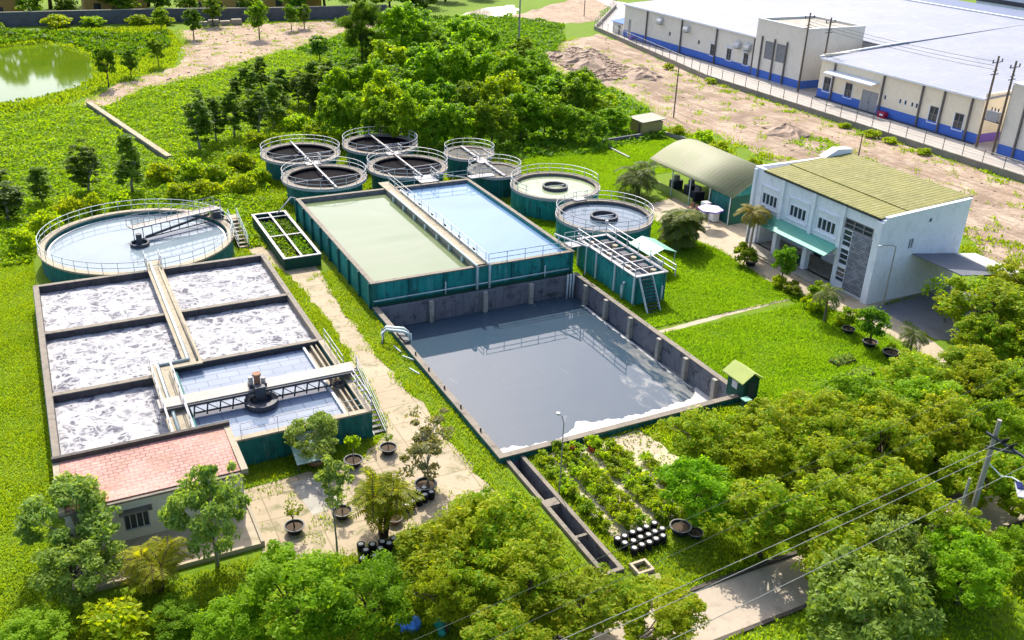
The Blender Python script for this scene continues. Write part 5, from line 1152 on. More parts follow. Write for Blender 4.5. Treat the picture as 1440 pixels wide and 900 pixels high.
P_far = [tree_proto('far',60+i,6.5,2.3,1500,(.34,.60),lm,'wood_bark','round',30,.3,.3,.12,limbs=8) for i,lm in enumerate(('leaf_mid','leaf_dark'))]
P_casu = tree_proto('casuarina',70,11.5,3.6,16000,(.08,.62),'leaf_mid','wood_bark','tall',90,.24,.08,.16,up=.1,droop=-.4,limbs=12,inner=.2)
P_sparse = [tree_proto('sparse',80,6.3,2.0,1900,(.13,.32),'leaf_sparse','pale_bark','round',34,.2,.2,.06,droop=.6,limbs=22,inner=.2), tree_proto('slim',81,7,1.2,1100,(.16,.32),'leaf_greyish','pale_bark','round',22,.3,.55,.06,droop=.5,limbs=12,inner=.2)]
P_bush = [tree_proto('bush',90+i,2.2,1.9,1700,(.20,.36),lm,'wood_bark','flat',34,.3,.02,.05,up=.6,limbs=8,inner=.35) for i,lm in enumerate(('leaf_bush','leaf_yellowgreen','leaf_bush'))]
P_ball = [tree_proto('topiary',95,2.6,1.3,2600,(.12,.22),'leaf_mid','wood_bark','round',46,.26,.25,.08,limbs=8), tree_proto('bushy',96,2.4,1.2,1500,(.15,.28),'leaf_garden','wood_bark','round',24,.3,.2,.06,limbs=8)]
P_small = [tree_proto('small',97,1.6,.5,160,(.16,.26),'leaf_bright','pale_bark','round',9,.42,.5,.03,limbs=5), tree_proto('bonsai',98,2.0,.9,260,(.10,.20),'leaf_garden','wood_bark','flat',12,.3,.4,.05,limbs=9,lean=.12)]
P_garden = [tree_proto('garden',100+i,.95,.55,420,(.10,.19),lm,'wood_bark','flat',14,.34,.05,.02,limbs=5) for i,lm in enumerate(('leaf_garden','leaf_garden','leaf_yellowgreen'))]

G = 'dense yellow-green trees around the road and utility pole'
row = lambda lst, proto, name, what, cat, group: [put(proto[i % len(proto)],name,what.format(ORD[i]),cat,x,y,h,rr,group) for i,(x,y,h,rr) in enumerate(lst)]
row([(11.4,-6.6,4.5,2.8),(15.9,-7.3,4.5,2.75),(20.2,-7.9,4.6,2.8),(25,-7.2,4.5,2.9),(31.1,-6.5,4.6,3.1),(36.1,-7.4,4.6,3.1)],P_broad,'broad_tree','yellow-green broad tree in the lawn side row of the grove, {} from the corner hut','tree',G)
row([(7.4,-11.4,5,2.4),(17.1,-12.1,4.5,2.7),(21.6,-12.4,5,2.9),(27.2,-12.3,5,3.0),(30.6,-14.3,5,2.6),(37,-10.8,4.6,2.8)],[P_broad[3],P_broad[0],P_broad[1],P_broad[2]],'broad_tree','broad tree in the middle row of the roadside grove, {} from the garden','tree',G)
row([(9.3,-15.2,5.0,3.1),(12.9,-16.6,5.2,3.2),(17.6,-16.6,5,3.0),(25.2,-17.4,4.4,2.6)],[P_broad[1],P_broad[2]],'broad_tree','olive-yellow tree overhanging the road before the utility pole, {} from the garden','tree',G)
put(P_gloss[0],'glossy_tree','big dark green glossy-leaved tree at the bottom edge beside the road','tree',9.2,-23.0,5.6,3.5,G)
put(P_broad[3],'broad_tree','mid green tree at the foot of the utility pole','tree',16.8,-22.8,4.6,2.5,G)
put(P_gloss[0],'glossy_tree','small leafy tree between the big glossy tree and the utility pole','tree',14.6,-20.9,3.6,1.7,G)
put(P_broad[2],'broad_tree','yellow-green tree on the near road verge, screening the road before the glossy tree','tree',10.9,-19.7,4.6,2.5,G)
row([(13.6,-9.6,4.4,2.4),(19.0,-10.0,4.6,2.5),(24.3,-9.9,4.6,2.6),(29.2,-9.4,4.7,2.7),(34,-9.0,4.4,2.4)],P_broad,'broad_tree','yellow-green tree wedged between the lawn side row and middle row, {} from the garden','tree',G)
put(P_gloss[0],'glossy_tree','tree of shining leaves overhanging the road between glossy tree and grove','tree',13.6,-20.0,4.6,2.6,G)
put(P_broad[0],'broad_tree','yellow-green tree over the road just before the utility pole','tree',18.3,-20.2,4.4,2.5,G)
put(P_broad[1],'broad_tree','olive tree over the road past the utility pole','tree',26.4,-20.0,4.4,2.7,G)
put(P_broad[3],'broad_tree','green tree over the road, beyond the olive one past the utility pole','tree',31,-18.6,4.6,3.0,G)
put(P_broad[3],'broad_tree','shaded tree in the corner past the utility pole','tree',22.3,-23.3,3.4,2.2,G)
G2 = 'trees beside the white office'
put(P_broad[0],'broad_tree','largest yellow-green tree beside the grey apron and carport','tree',45.4,-1.1,6.2,4.5,G2)
put(P_broad[1],'broad_tree','olive tree leaning over the apron, below the largest office tree','tree',41.6,-3.6,4.6,2.5,G2)
put(P_broad[2],'broad_tree','tree behind the largest office tree by the earth strip','tree',51.8,.6,6,3.5,G2)
put(P_broad[0],'broad_tree','tree below the largest office tree, towards the grove','tree',44.8,-5.6,5,2.9,G2)
G3 = 'bright trees along the bottom edge'
for p,lb,x,y,h,rr in ((P_broad[0],'big yellow-green tree beside the black pots',-8.3,-9.8,4.6,2.8),(P_broad[2],'big yellow-green tree at the bottom, beside the front end of the drain',-5.2,-9.6,5,3.0),
    (P_broad[1],'olive tree at the bottom edge below the drain',-5.6,-13.4,4.6,2.8),(P_broad[0],'yellow-green tree at the bottom edge over the blue plastic heap',-9.6,-12.9,4.3,1.9),(P_broad[2],'low yellow-green tree at the bottom edge at the road side',-3.2,-16.2,3.8,2.6),(P_broad[0],'low yellow-green tree standing in the road verge, beyond the low one at the road side',-.2,-18.2,3.6,2.5),(P_broad[1],'olive tree in the bottom edge centre, below the blue plastic heap',-8.3,-17.2,4.0,2.6),
    (P_bright[0],'bright green tree at the bottom edge in front of the courtyard pots',-16.6,-9.6,4.6,3.3),(P_bright[1],'bright green tree at the bottom edge below the slender courtyard tree',-13.2,-11.4,4.0,2.5),(P_bright[0],'bright green low tree at the bottom edge before the pump house plinth',-20.0,-10.2,3.2,2.2)):
    put(p,'broad_tree',lb,'tree',x,y,h,rr,G3)
put(P_gloss[1],'glossy_tree','leafy tree in front of the grass side end of the red tiled roof','tree',-26.2,.9,5.2,2.8)
put(P_gloss[0],'glossy_tree','lower dark leafy tree at the grass side corner of the pump house','tree',-26.2,-2.4,3.6,2.3)
put(P_gloss[1],'glossy_tree','leafy tree with a bare trunk before the courtyard end of the red tiled roof','tree',-19.3,-2.9,6.6,2.35)
row([(-28.4,-5.6,2,2),(-25,-7,2.2,2.2),(-22.2,-7.2,1.8,1.6),(-27,-10,2.2,2.2),(-23.6,-10.5,1.9,2)],[P_bright[0],P_bush[0]],'shrub','bright low shrub in the corner before the pump house trees, {} of five','shrub','bright shrubs before the pump house')
put(P_sparse[0],'sparse_tree','sparse greyish tree in a pot on the path between clarifier and grey basin','tree',-5.8,-1.0,6.5,2.35)
put(P_sparse[1],'slender_tree','tall slender tree with a bare leaning trunk in the courtyard','tree',-13.0,-5.0,7.2,1.1)
put(P_gloss[1],'sparse_tree','small leafy tree in front of the teal clarifier wall','tree',-11.5,4.6,3.7,2.0)

# left: cone trees
GC = 'dark cone-shaped trees near the filter tanks'
cone = [(-5.1,81.6,7.9,1.8),(-2.2,85.5,6.3,1.45),(.6,87.2,6.7,1.6),(3.8,86.5,7,1.65),(7,90.5,6.6,1.5),(5.2,107.8,4.3,1.05),(7.6,109.6,6,1.4),(10.8,114.1,6,1.55),(12.1,104.4,6,1.5),(13.9,102.3,6,1.4),(16,101.5,7.3,1.7),(18.4,100.8,7.6,1.7),(20.8,102.5,6,1.5),(9.6,98.6,5.6,1.4),(14.6,97.9,6.4,1.6),(17.3,97.5,6.8,1.7),(19.9,98.6,6.6,1.6),(22.6,100.2,7.0,1.8),(24.4,103.2,6.6,1.7)]
for i,(x,y,h,rr) in enumerate(cone):
    back = y > 97; k = i-5 if back else i
    put(P_cone[i % 3],'cone_tree',('%s dark cone-shaped tree from the channel in the row before the filter tanks' if not back else '%s dark cone-shaped tree in the back row, counted from the earth track') % (ORD+['seventeenth','eighteenth','nineteenth'])[k],'tree',x,y,h*1.08,rr*1.2,GC)
for k,(x,y,h,rr) in enumerate(((-20.1,68,6.6,1.95),(-15.4,67.1,7.6,2.1),(-25,66.7,4.7,1.6),(-28.6,61.6,4.4,2.2),(-29.8,76,3,1.5))):
    put(P_cone[k % 3],'cone_tree',('dark tree with a visible trunk, shorter of the pair behind the round clarifier','taller dark tree of the pair behind the round clarifier','short dark tree beside the tall pair behind the round clarifier','dark bushy tree cut by the picture edge beside the round clarifier','small dark tree alone in the overgrown field')[k],'tree',x,y,h,rr,'dark trees behind the round clarifier')
for k,(x,y,h,rr) in enumerate(((-12.1,126.2,7.4,2.1),(-7.8,132.1,5.2,1.8),(-2,140.2,5.6,1.7))):
    put(P_far[k % 2],'pond_tree',('tallest and darkest tree on the bank of the green pond','middle tree on the bank of the green pond','thinnest tree on the bank of the green pond, farther back')[k],'tree',x,y,h,rr,'trees on the bank of the green pond')
for k,(x,y,h,rr) in enumerate(((9.3,169.1,6.6,2.3),(22.5,165.6,8.4,2.7),(16.4,185.2,6.6,2.6),(32,174.9,6.2,1.9),(35.6,177.1,5.6,1.9),(4.5,182,5.4,2))):
    put(P_far[(k+1) % 2],'track_tree',('light green tree on the pond side of the stony track','forked tree standing in the middle of the stony track','tree at the boundary wall behind the forked tree of the track','taller tree of the close pair on the stony track','lower tree of the close pair on the stony track','greyish tree at the boundary wall where the track begins')[k],'tree',x,y,h,rr,'trees on the stony track')
put(P_casu,'casuarina_tree','tall feathery dark tree at the earth track corner of the thicket','tree',35.5,135,14.5,4.6)
put(P_thick[2],'round_tree','light green round tree beside the tall feathery tree','tree',43.2,134,11.5,5.0)
put(P_far[1],'round_bush','dark round bush beside the earth track, before the feathery tree','bush',27.4,136.4,5.2,2.4)
GT = 'trees of the bright thicket behind the round tanks'
thick = [[(17.3,74.1,5,2.5),(20.5,71.7,5.5,2.7),(24.8,72.2,5.5,3),(28.6,70.9,5.5,3),(32.3,69.6,5.5,3),(37.6,71.2,5,3.1),(42,71.9,5,3),(45.3,69.9,4.5,2.9),(47.4,66.9,3.9,2.4),(53.4,71.8,3.5,2.3)],
 [(12.8,79,4.8,2.3),(16.3,80.2,6,3),(20.8,81,6,3.3),(25.4,81.7,6,3.3),(30.2,82.4,6,3.4),(34.3,81.1,6,3.4),(38.3,79.7,6,3.2),(44.8,82.9,5,3.1),(49.8,83.9,5,3),(51.1,78.3,5,3.1),(56,78,4,2.6)],
 [(17.5,93,6,2.6),(22.6,92.5,6,3.3),(28.5,96,6,3.4),(34.9,99.7,6,3.5),(40.6,100.9,6,3.6),(44,96.8,6,3.3),(45.8,90.5,6,3.2),(51,92,5,3),(55.6,99.5,4.4,2.9),(58.5,90,4,2.8)],
 [(31.8,109.9,7,3.4),(39.5,114.4,7,3.8),(47.2,119.4,6,3.7),(49.4,111.5,6,3.4),(53.2,110.2,5,3.1),(60,108,4,2.8)],
 [(48,130,6,3.6),(56,127,5.5,3.4),(62,137,5,3.3),(66.1,125.2,4.2,3.1),(60.4,142,5,3.3),(46.8,146,6,4.1),(55,153,6,4)]]
for j,rw in enumerate(thick):
    for i,(x,y,h,rr) in enumerate(rw):
        put(P_thick[(i*2+j+i*j) % 4],'thicket_tree','bushy green tree in the %s of the thicket, %s from the cone trees' % (('front row','second row','third row','fourth row','last row')[j],ORD[i]),'tree',x+rnd.uniform(-.6,.6),y+rnd.uniform(-.6,.6),h*rnd.uniform(1.0,1.6),rr*rnd.uniform(1.0,1.2),GT)
GB = 'dark trees along the far boundary'
for k,(x,y,h,rr) in enumerate(((-62,222,18,8),(-48,224,20,8),(-34,203,13,6),(-16,222,20,8),(-3,204,11,5),(7,221,19,8),(24,220,18,8),(47,199,12,7),(55,197,11,7),(62,192,10,6),(69,187,8,5.5),(76,206,9,6),(62,212,12,8),(87,214,8,6),(99,216,7,5),(-76,218,18,8),(-26,221,18,7),(-8,227,20,8),(-41,219,19,8))):
    put(P_far[(k % 3 > 0)*1],'boundary_tree','dark tree along the far boundary wall, %s planted' % (ORD+['seventeenth','eighteenth','nineteenth'])[k],'tree',x,y,h,rr,GB)
for k,(x,y,h,rr) in enumerate(((-44,200.5,8,4),(-35,200,9,4.2),(-21,200.5,8,3.6),(-13.5,200,6,2.8),(-1,198.5,8,3.8),(6.5,198.5,9,4),(13,197.5,6,3.2),(27,196,7,3.6),(39,195.5,9,4.5))):
    put(P_far[k % 2],'boundary_tree','tree showing above the dark boundary wall, %s along it' % ORD[k],'tree',x,y,h,rr,'trees just behind the boundary wall')
for k,(x,y,h,rr) in enumerate(((-50,189,2,3),(-38,191,2.4,3.2),(-29,191.5,1.8,2.6),(-16,191.5,2.6,3.4),(-9,191,2.2,2.8),(1,190,2.6,3.2),(6,189.5,2,2.6))):
    put(P_bush[k % 3],'shrub','rounded green shrub before the dark boundary wall behind the pond, %s along it' % ORD[k],'shrub',x,y,h,rr,'shrubs before the boundary wall')
row([(-11.8,70,2.2,2.1),(-8.4,70.3,2.3,2.1),(-5.4,68.2,2.2,2.2),(-1.8,71.1,2.2,2),(-10.9,62.3,1.9,1.7),(-7.7,62.5,2,1.8),(-4,62.6,2,1.9),(-1.1,64.4,2,1.6)],P_bush,'shrub','yellow-green shrub between the round clarifier and the filter tanks, {} of eight','shrub','yellow-green shrubs by the round clarifier')
row([(8.3,93.2,2.2,2.1),(10.1,88.1,2.2,2.3),(11.4,83.3,2.2,2.2),(12.6,76.5,2,1.8),(2.1,80.5,2.2,1.8),(4.9,79.6,2.2,1.5)],P_bush,'shrub','yellow-green shrub between the cone trees and the back filter tanks, {} of six','shrub','yellow-green shrubs by the cone trees')
row([(-25.3,56.3,2.2,1.8),(-22.7,60.2,2.2,1.6),(-27.6,51.8,2.2,1.6),(-20.2,60.5,2.2,1.5),(-17.2,60.9,2.2,1.5)],[P_bush[1],P_bush[0]],'shrub','yellow-green shrub hugging the outer rim of the round clarifier, {} of five','shrub','shrubs along the outer rim of the round clarifier')
row([(61.8,66,1.6,1.6),(63.5,61.5,1.8,1.7),(62.6,57,1.6,1.5),(60,54.5,1.6,1.5),(58.5,51.5,1.5,1.4),(62.5,49,1.2,1.2)],P_bush,'shrub','scrubby shrub along the earth strip behind the barrel hall, {} from the hut','shrub','shrubs behind the barrel hall')
row([(91.3,110,1.1,1.3),(91,96,1.0,1.3),(90.8,61,.9,1.1),(90.6,55,1.1,1.5),(90.8,51.5,.9,1.2),(90.6,45,1.0,1.2)],P_bush,'shrub','low shrub at the foot of the factory fence, {} from the far end','shrub','shrubs at the factory fence')

# palms and ornamental plants by the office
GP = 'palms around the office forecourt'
pb = palm_proto(1,5.6,2.2,13,.10,'leaf_palm','palm_bark',clump=9,stemsplay=.8,lw=.36,nl=16)
put(pb,'clump_palm','big bushy clump palm behind the shelter at the edge of the forecourt','palm',35.4,28.4,5.8,2.5,GP)
pf = palm_proto(2,6.2,2.0,22,.13,'leaf_palm_dry','pale_bark',lw=.24,nl=15)
put(pf,'feather_palm','tall palm with a slim pale stem and yellowing fronds in front of the porch','palm',39.3,22.9,6.2,2.0,GP)
put(pf,'feather_palm','shorter palm behind the tall one, closer to the office porch','palm',40.9,24.0,5.6,1.9,GP)
pg = palm_proto(3,3.6,1.8,15,.11,'leaf_palm','palm_bark',lw=.24,nl=13)
put(pg,'feather_palm','low palm with a short stem at the lawn edge, below the stone cladding','palm',36.1,7.8,3.6,1.7,GP)
put(pg,'feather_palm','small palm among the pots at the lower end of the forecourt','palm',37.6,-.5,3.0,1.5,GP)
pbam = palm_proto(4,5.0,1.4,8,.05,'leaf_cane','wood_bark',clump=13,stemsplay=1.0,lw=.2,nl=11,upm=1.3)
put(pbam,'cane_palm','yellow cane palm clump beside the black pots in the courtyard','palm',-10,-4.3,5.2,1.6)
put(pbam,'cane_palm','brownish cane palm clump with dark canes in front of the pump house','palm',-22.5,-3.6,3.6,1.45)
put(palm_proto(5,4.8,2.6,10,.09,'leaf_palm','palm_bark',clump=6,stemsplay=.8,lw=.22,nl=16),'clump_palm','dark clump of palms and banana plants beyond the far end of the barrel hall','palm',40.2,44.2,5.2,2.9,GP)
put(P_ball[0],'round_bush','dark conical bush standing before the office porch','bush',38.6,16.4,3.8,1.4)
put(P_ball[1],'round_bush','small leafy bush at the foot of the tall palm','bush',37.9,21.2,2.7,1.25)
put(P_ball[1],'round_bush','loose reddish green bush in front of the stair window','bush',38.6,11.2,2.5,1.35)
put(P_ball[1],'round_bush','low dark bush between porch step and lawn','bush',37.4,13.6,1.5,1.0)
row([(37.0,10.6,1.3,.9),(36.6,9.3,1.4,1.0),(36.9,6.5,1.1,.8),(37.4,15.4,1.2,.8)],P_bush,'shrub','low hedge shrub on the lawn edge of the office forecourt, {} of four','shrub','hedge shrubs of the forecourt')

# pots
def pot_proto():
    b = MB(); n = 20; prof = [(.36,0),(.44,.12),(.50,.34),(.60,.40),(.60,.46),(.52,.46),(.47,.36)]
    for (r0,z0_),(r1,z1_) in zip(prof[:-1],prof[1:]):
        a = [2*PI*i/n for i in range(n)]
        b.add([(r0*math.cos(t),r0*math.sin(t),z0_) for t in a]+[(r1*math.cos(t),r1*math.sin(t),z1_) for t in a],[(i,(i+1) % n,n+(i+1) % n,n+i) for i in range(n)])
    b.add([(.36*math.cos(2*PI*i/n),.36*math.sin(2*PI*i/n),0) for i in range(n)],[tuple(range(n))[::-1]])
    return b
def pot(label, x, y, s, plant=None, ph=1, pr=.5, mt='pot_grey', group='bonsai pots in the courtyard', plabel=None):
    t = thing('plant_pot',label,'pot',(x,y,0),group); q = MB(); q.add([(x+a*s,y+b_*s,c*s) for a,b_,c in pot_proto().v],pot_proto().f); q.build('bowl',mt,t,True)
    MB().ring(x,y,.545*s,.615*s,.455*s,.49*s,20).build('rim','pot_rim',t); MB().cyl(x,y,.30*s,.37*s,.475*s,18).build('soil','soil',t)
    if plant is not None: put(plant,'potted_plant',plabel,'plant',x,y,ph,pr,None,z=.36*s)
    return t
pot('pale rimmed round pot with a small bright tree before the teal wall',-9.3,3.4,1.05,P_small[0],2.2,.55,plabel='small bright green tree in the pale rimmed pot before the teal wall')
pot('dark pot with a bare twig at the edge of the path',-6.7,3.9,1.0,P_small[1],1.3,.5,plabel='twiggy little plant in the dark pot at the edge of the path')
pot('wide bonsai pot in the courtyard beside the pump house',-14.6,-1.7,1.0,P_small[1],1.9,.8,plabel='thin bonsai in the courtyard pot beside the pump house')
pot('wide bonsai pot in the courtyard beside the slender tree',-11.6,-1.5,1.0,P_small[1],2.0,.6,plabel='thin bonsai in the courtyard pot near the slender tree top')
pot('grey pot under the sparse greyish tree',-6.0,-1.1,1.2)
pot('terracotta coloured pot under the small leafy tree at the teal wall',-11.5,4.6,1.2,mt='terracotta')
pot('terracotta pot beside the cane palm clump',-8.9,-3.3,.8,mt='terracotta')
pot('big grey tub beside the roadside trees at the end of the garden',6.4,-11.3,1.1,group='grey tubs at the garden end')
pot('smaller grey tub just below the big grey tub',7.0,-12.0,.8,P_small[1],1.2,.6,group='grey tubs at the garden end',plabel='leafy plant in the smaller grey tub')
GO = 'potted bushes along the forecourt'
pot('dark pot of the round clipped bush on the forecourt',36.2,2.5,1.05,P_ball[0],3.3,1.45,'black_plastic',GO,'round clipped bright bush in a pot on the forecourt')
pot('dark pot of the reddish bush above the clipped one',36.4,5.2,.95,P_ball[1],2.8,1.0,'black_plastic',GO,'narrow reddish bush in a pot above the clipped bush')
pot('big dark pot below the clipped bush',36.3,.3,1.15,P_small[1],.9,.6,'black_plastic',GO,'low bare plant in the big dark pot below the clipped bush')
pot('dark pot under the bush at the foot of the tall palm',38.6,21.0,1.1,None,1,1,'black_plastic',GO)
# black grow pots with white filling
def grow(label, x, y, group):
    global GP0
    if GP0 is None:
        t = thing('grow_pot',label,'pot',(x,y,0),group); MB().cyl(x,y,0,.55,.20,12,.25).build('pot','black_plastic',t); MB().cyl(x,y,.551,.57,.145,12).build('filling','white_soil',t); GP0 = t; return
    copy_thing(GP0,label,(x,y,0),rnd.uniform(0,6),(1,1,1),group)
GP0 = None
for r_ in range(3):
    for c in range(6 if r_ < 2 else 5): grow('white-filled black pot at the garden end, %s from the drain in %s row' % (ORD[c],('back','middle','front')[r_]),2.25+c*.56+r_*.22+rnd.uniform(-.05,.05),-10.7-r_*.58+c*.05+rnd.uniform(-.05,.05),'black pots at the end of the garden rows')
k = 0
for r_ in range(2):
    for c in range(6): grow('white-filled black pot beside the cane palm, %s from it in %s row' % (ORD[c],('back','front')[r_]),-8.6+c*.48+r_*.25+rnd.uniform(-.06,.06),-2.2-r_*.6+c*.16+rnd.uniform(-.06,.06),'black pots beside the cane palm')
for c,(x,y) in enumerate(((-11.9,-6.2),(-11.5,-5.6),(-11.2,-6.3),(-11.0,-5.3),(-10.7,-5.8),(-10.4,-5.3),(-10.1,-5.6),(-11.6,-5.0),(-9.7,-5.3))): grow('black pot with white filling scattered below the cane palm foot, %s of nine' % ORD[c],x,y,'black pots below the cane palm')
# garden rows
for j,(xa,ya,xb,yb,n,dw) in enumerate(((2.3,-1.0,2.3,-9.4,15,.1),(3.75,-1.0,3.6,-9.8,16,.1),(4.75,-.9,4.55,-9.8,15,.12),(6.3,-.9,6.0,-9.8,16,.1),(7.35,-1.6,7.0,-9.8,15,.12),(8.75,-4.2,8.2,-9.6,10,.1))):
    for i in range(n):
        f = i/(n-1); put(P_garden[(i*2+j) % 3],'garden_shrub','potted garden shrub in the %s row from the drain, %s one from the grey basin' % (ORD[j],ORD[i]),'shrub',xa+(xb-xa)*f+rnd.uniform(-dw,dw),ya+(yb-ya)*f+rnd.uniform(-.2,.2),rnd.uniform(.7,1.1),rnd.uniform(.46,.68),'shrubs in the garden rows')
for k,(x,y) in enumerate(((4.5,-1.6),(5.4,-2.4))):
    o = put(tree_proto('fl',120+k,.5,.3,60,(.08,.12),'red_flower','wood_bark','flat',6,.4,.3,.02,limbs=2),'flower_clump',('red flower clump in the garden rows, nearer to the grey basin','red flower clump in the garden rows, farther from the grey basin')[k],'flowers',x,y,1.1,.25,'red flowers in the garden rows')
structure(sheet('garden_slab',wobble([(8.0,-.75),(10.3,-.7),(10.9,-3.4),(9.4,-3.8),(8.6,-3.2)],.12,.7,33),.014,'pale_concrete'),'pale concrete slab beside the garden rows','ground')
structure(sheet('courtyard_slab',[(-13.6,3.2),(-11.9,3.3),(-11.2,-.4),(-13.2,-.6)],.014,'concrete'),'grey slab in the courtyard between the bonsai pots','ground')
for k,(x,y) in enumerate(((2.3,-14.2),)):
    t = thing('cover_slab','pale square slab lying in the grass before the road','slab',(x,y,0)); MB().prism([(x-.75,y-.35),(x+.5,y-.55),(x+.75,y+.3),(x-.45,y+.5)],0,.16).build('slab','pale_concrete',t)
# pale sheet leaning on the clarifier wall
t = thing('leaning_sheet','pale green sheet leaning as a lean-to on the teal clarifier wall','sheet',(-11.5,5.2,0))
b = MB(); b.prism_x([(6.1,1.7),(3.9,.75),(3.9,.69),(6.1,1.64)],-12.9,-10.8); b.build('panel','sheet_green',t)
for x in (-12.8,-10.9): MB().tube([(x,4.0,0),(x,4.0,.7)],.04,6).build('leg','dark_steel',t)
# litter heap
def heap(name,label,cat,x,y,r_,h,mt,seed):
    rg = random.Random(seed); b = MB(); n = 9
    for k in range(7):
        cx = x+rg.uniform(-r_,r_)*.7; cy = y+rg.uniform(-r_,r_)*.7; rr = r_*rg.uniform(.35,.6); hh = h*rg.uniform(.5,1)
        ring1 = [(cx+rr*rg.uniform(.8,1.2)*math.cos(2*PI*i/n),cy+rr*rg.uniform(.8,1.2)*math.sin(2*PI*i/n),0) for i in range(n)]
        ring2 = [(cx+(p[0]-cx)*.6+rg.uniform(-.06,.06),cy+(p[1]-cy)*.6+rg.uniform(-.06,.06),hh*rg.uniform(.6,1)) for p in ring1]
        b.add(ring1+ring2+[(cx,cy,hh)],[(i,(i+1) % n,n+(i+1) % n,n+i) for i in range(n)]+[(n+i,n+(i+1) % n,2*n) for i in range(n)])
    return tag(b.build(name,mt),label,cat)
heap('plastic_sheet','crumpled bright blue plastic sheet under the trees at the bottom edge','plastic sheet',-11.3,-11.8,.62,.8,'blue_plastic',1)
heap('plastic_sheet','crumpled green plastic sheet beside the blue one under the trees','plastic sheet',-9.8,-12.6,.5,.7,'green_plastic',2)
# rubble heaps on the earth strip
for k,(x,y,r_,h) in enumerate(((77,118,6,2.0),(82,106,5,1.6),(76,128,4,1.3),(84,128,4,1.4),(79.5,62,4.5,1.4),(74,108,3,1.2))):
    rg = random.Random(40+k); b = MB()
    n = 20; m_ = 7; vs = []; 
    for j in range(m_):
        for i in range(n):
            f = j/(m_-1); rr = r_*(1-f)*(1+.2*math.sin(i*1.7+k)+rg.uniform(-.12,.12)); vs.append((x+rr*math.cos(2*PI*i/n)*.8,y+rr*math.sin(2*PI*i/n),h*(1-(1-f)**1.6)*rg.uniform(.8,1.1) if j else -.05))
    b.add(vs,[(j*n+i,j*n+(i+1) % n,(j+1)*n+(i+1) % n,(j+1)*n+i) for j in range(m_-1) for i in range(n)])
    tag(b.build('rubble_heap','rubble'),('largest heap of rubble beside the thicket','rubble heap between the largest one and the factory fence','rubble heap behind the largest one','rubble heap just below the fence corner','low heap of pinkish earth behind the yellow-green barrel hall','small rubble heap at the thicket edge')[k],'heap','rubble heaps on the earth strip')
# loose stones: nobody could count them
rg = np.random.default_rng(9); b = MB()
for poly,N,s in ((DIRT_R,260,.16),([(70,104),(84,104),(86,138),(73,128)],1500,.34),(DIRT_L,260,.22)):
    p = np.array(poly); x0,y0 = p.min(0); x1,y1 = p.max(0); x = rg.uniform(x0,x1,N*2); y = rg.uniform(y0,y1,N*2); kk = inpoly(x,y,poly); x = x[kk][:N]; y = y[kk][:N]
    for X,Y in zip(x,y):
        s_ = s*rg.uniform(.4,1.5); a = rg.uniform(0,6.3); q = [(X+s_*rg.uniform(.7,1.2)*math.cos(a+i*PI/2.5),Y+s_*rg.uniform(.7,1.2)*math.sin(a+i*PI/2.5)) for i in range(5)]
        b.add([(u_,v_,0) for u_,v_ in q]+[(X+(u_-X)*.6,Y+(v_-Y)*.6,s_*.6) for u_,v_ in q],[(5,6,7,8,9)]+[(i,(i+1) % 5,5+(i+1) % 5,5+i) for i in range(5)])
o = b.build('stones','rubble'); o['kind'] = 'stuff'; o['label'] = 'loose stones strewn over the bare earth'; o['category'] = 'stones'
# small grave-like plant frames on the lawn
for k,(x,y) in enumerate(((31.9,1.3),(31.7,-1.0))):
    t = thing('seedling_bed',('low bed of pale seedlings on the lawn, the farther one','low bed of pale seedlings on the lawn, the nearer one')[k],'plant bed',(x,y,0),'seedling beds on the lawn')
    MB().box(x-1.1,y-.5,0,x+1.1,y+.5,.16).build('soil','soil',t); rgn = np.random.default_rng(k)
    N = 220; C = np.stack([rgn.uniform(-1.1,1.1,N),rgn.uniform(-.5,.5,N),.15+rgn.uniform(0,.3,N)],1)
    o = bpy.data.objects.new('seedlings',quads_mesh('seedlings',kites(rgn,C,.28,.16,up=.6),'leaf_greyish')); COL.objects.link(o); o.parent = t
# bare branched tree before the carport
t = thing('pale_branched_tree','pale bare-branched frangipani with few leaf tufts before the carport','tree',(46.5,3.4,0)); rg = random.Random(3); b = MB(); tips = []
def branch(p, dv, L, r_, k):
    q = p+dv*L; b.tube([p,p.lerp(q,.5)+Vector((rg.uniform(-.08,.08),rg.uniform(-.08,.08),.06)),q],[r_,r_*.85,r_*.7],6)
    if k == 0: tips.append(q); return
    for s_ in range(2 if k < 3 else 3): branch(q,(dv*.8+Vector((rg.uniform(-.9,.5),rg.uniform(-.6,.9),rg.uniform(-.1,.55)))).normalized(),L*.75,r_*.68,k-1)
branch(Vector((46.5,3.4,0)),Vector((-.2,.1,1)),1.5,.12,3); b.build('trunk','pale_bark',t,True); rgn = np.random.default_rng(2); C = []
for q in tips:
    for i in range(16): C.append(np.array(q)+rgn.normal(0,.26,3)-np.array([46.5,3.4,0]))
o = bpy.data.objects.new('crown',quads_mesh('crown',kites(rgn,np.array(C),.42,.16,up=.6),'leaf_bright')); COL.objects.link(o); o.parent = t

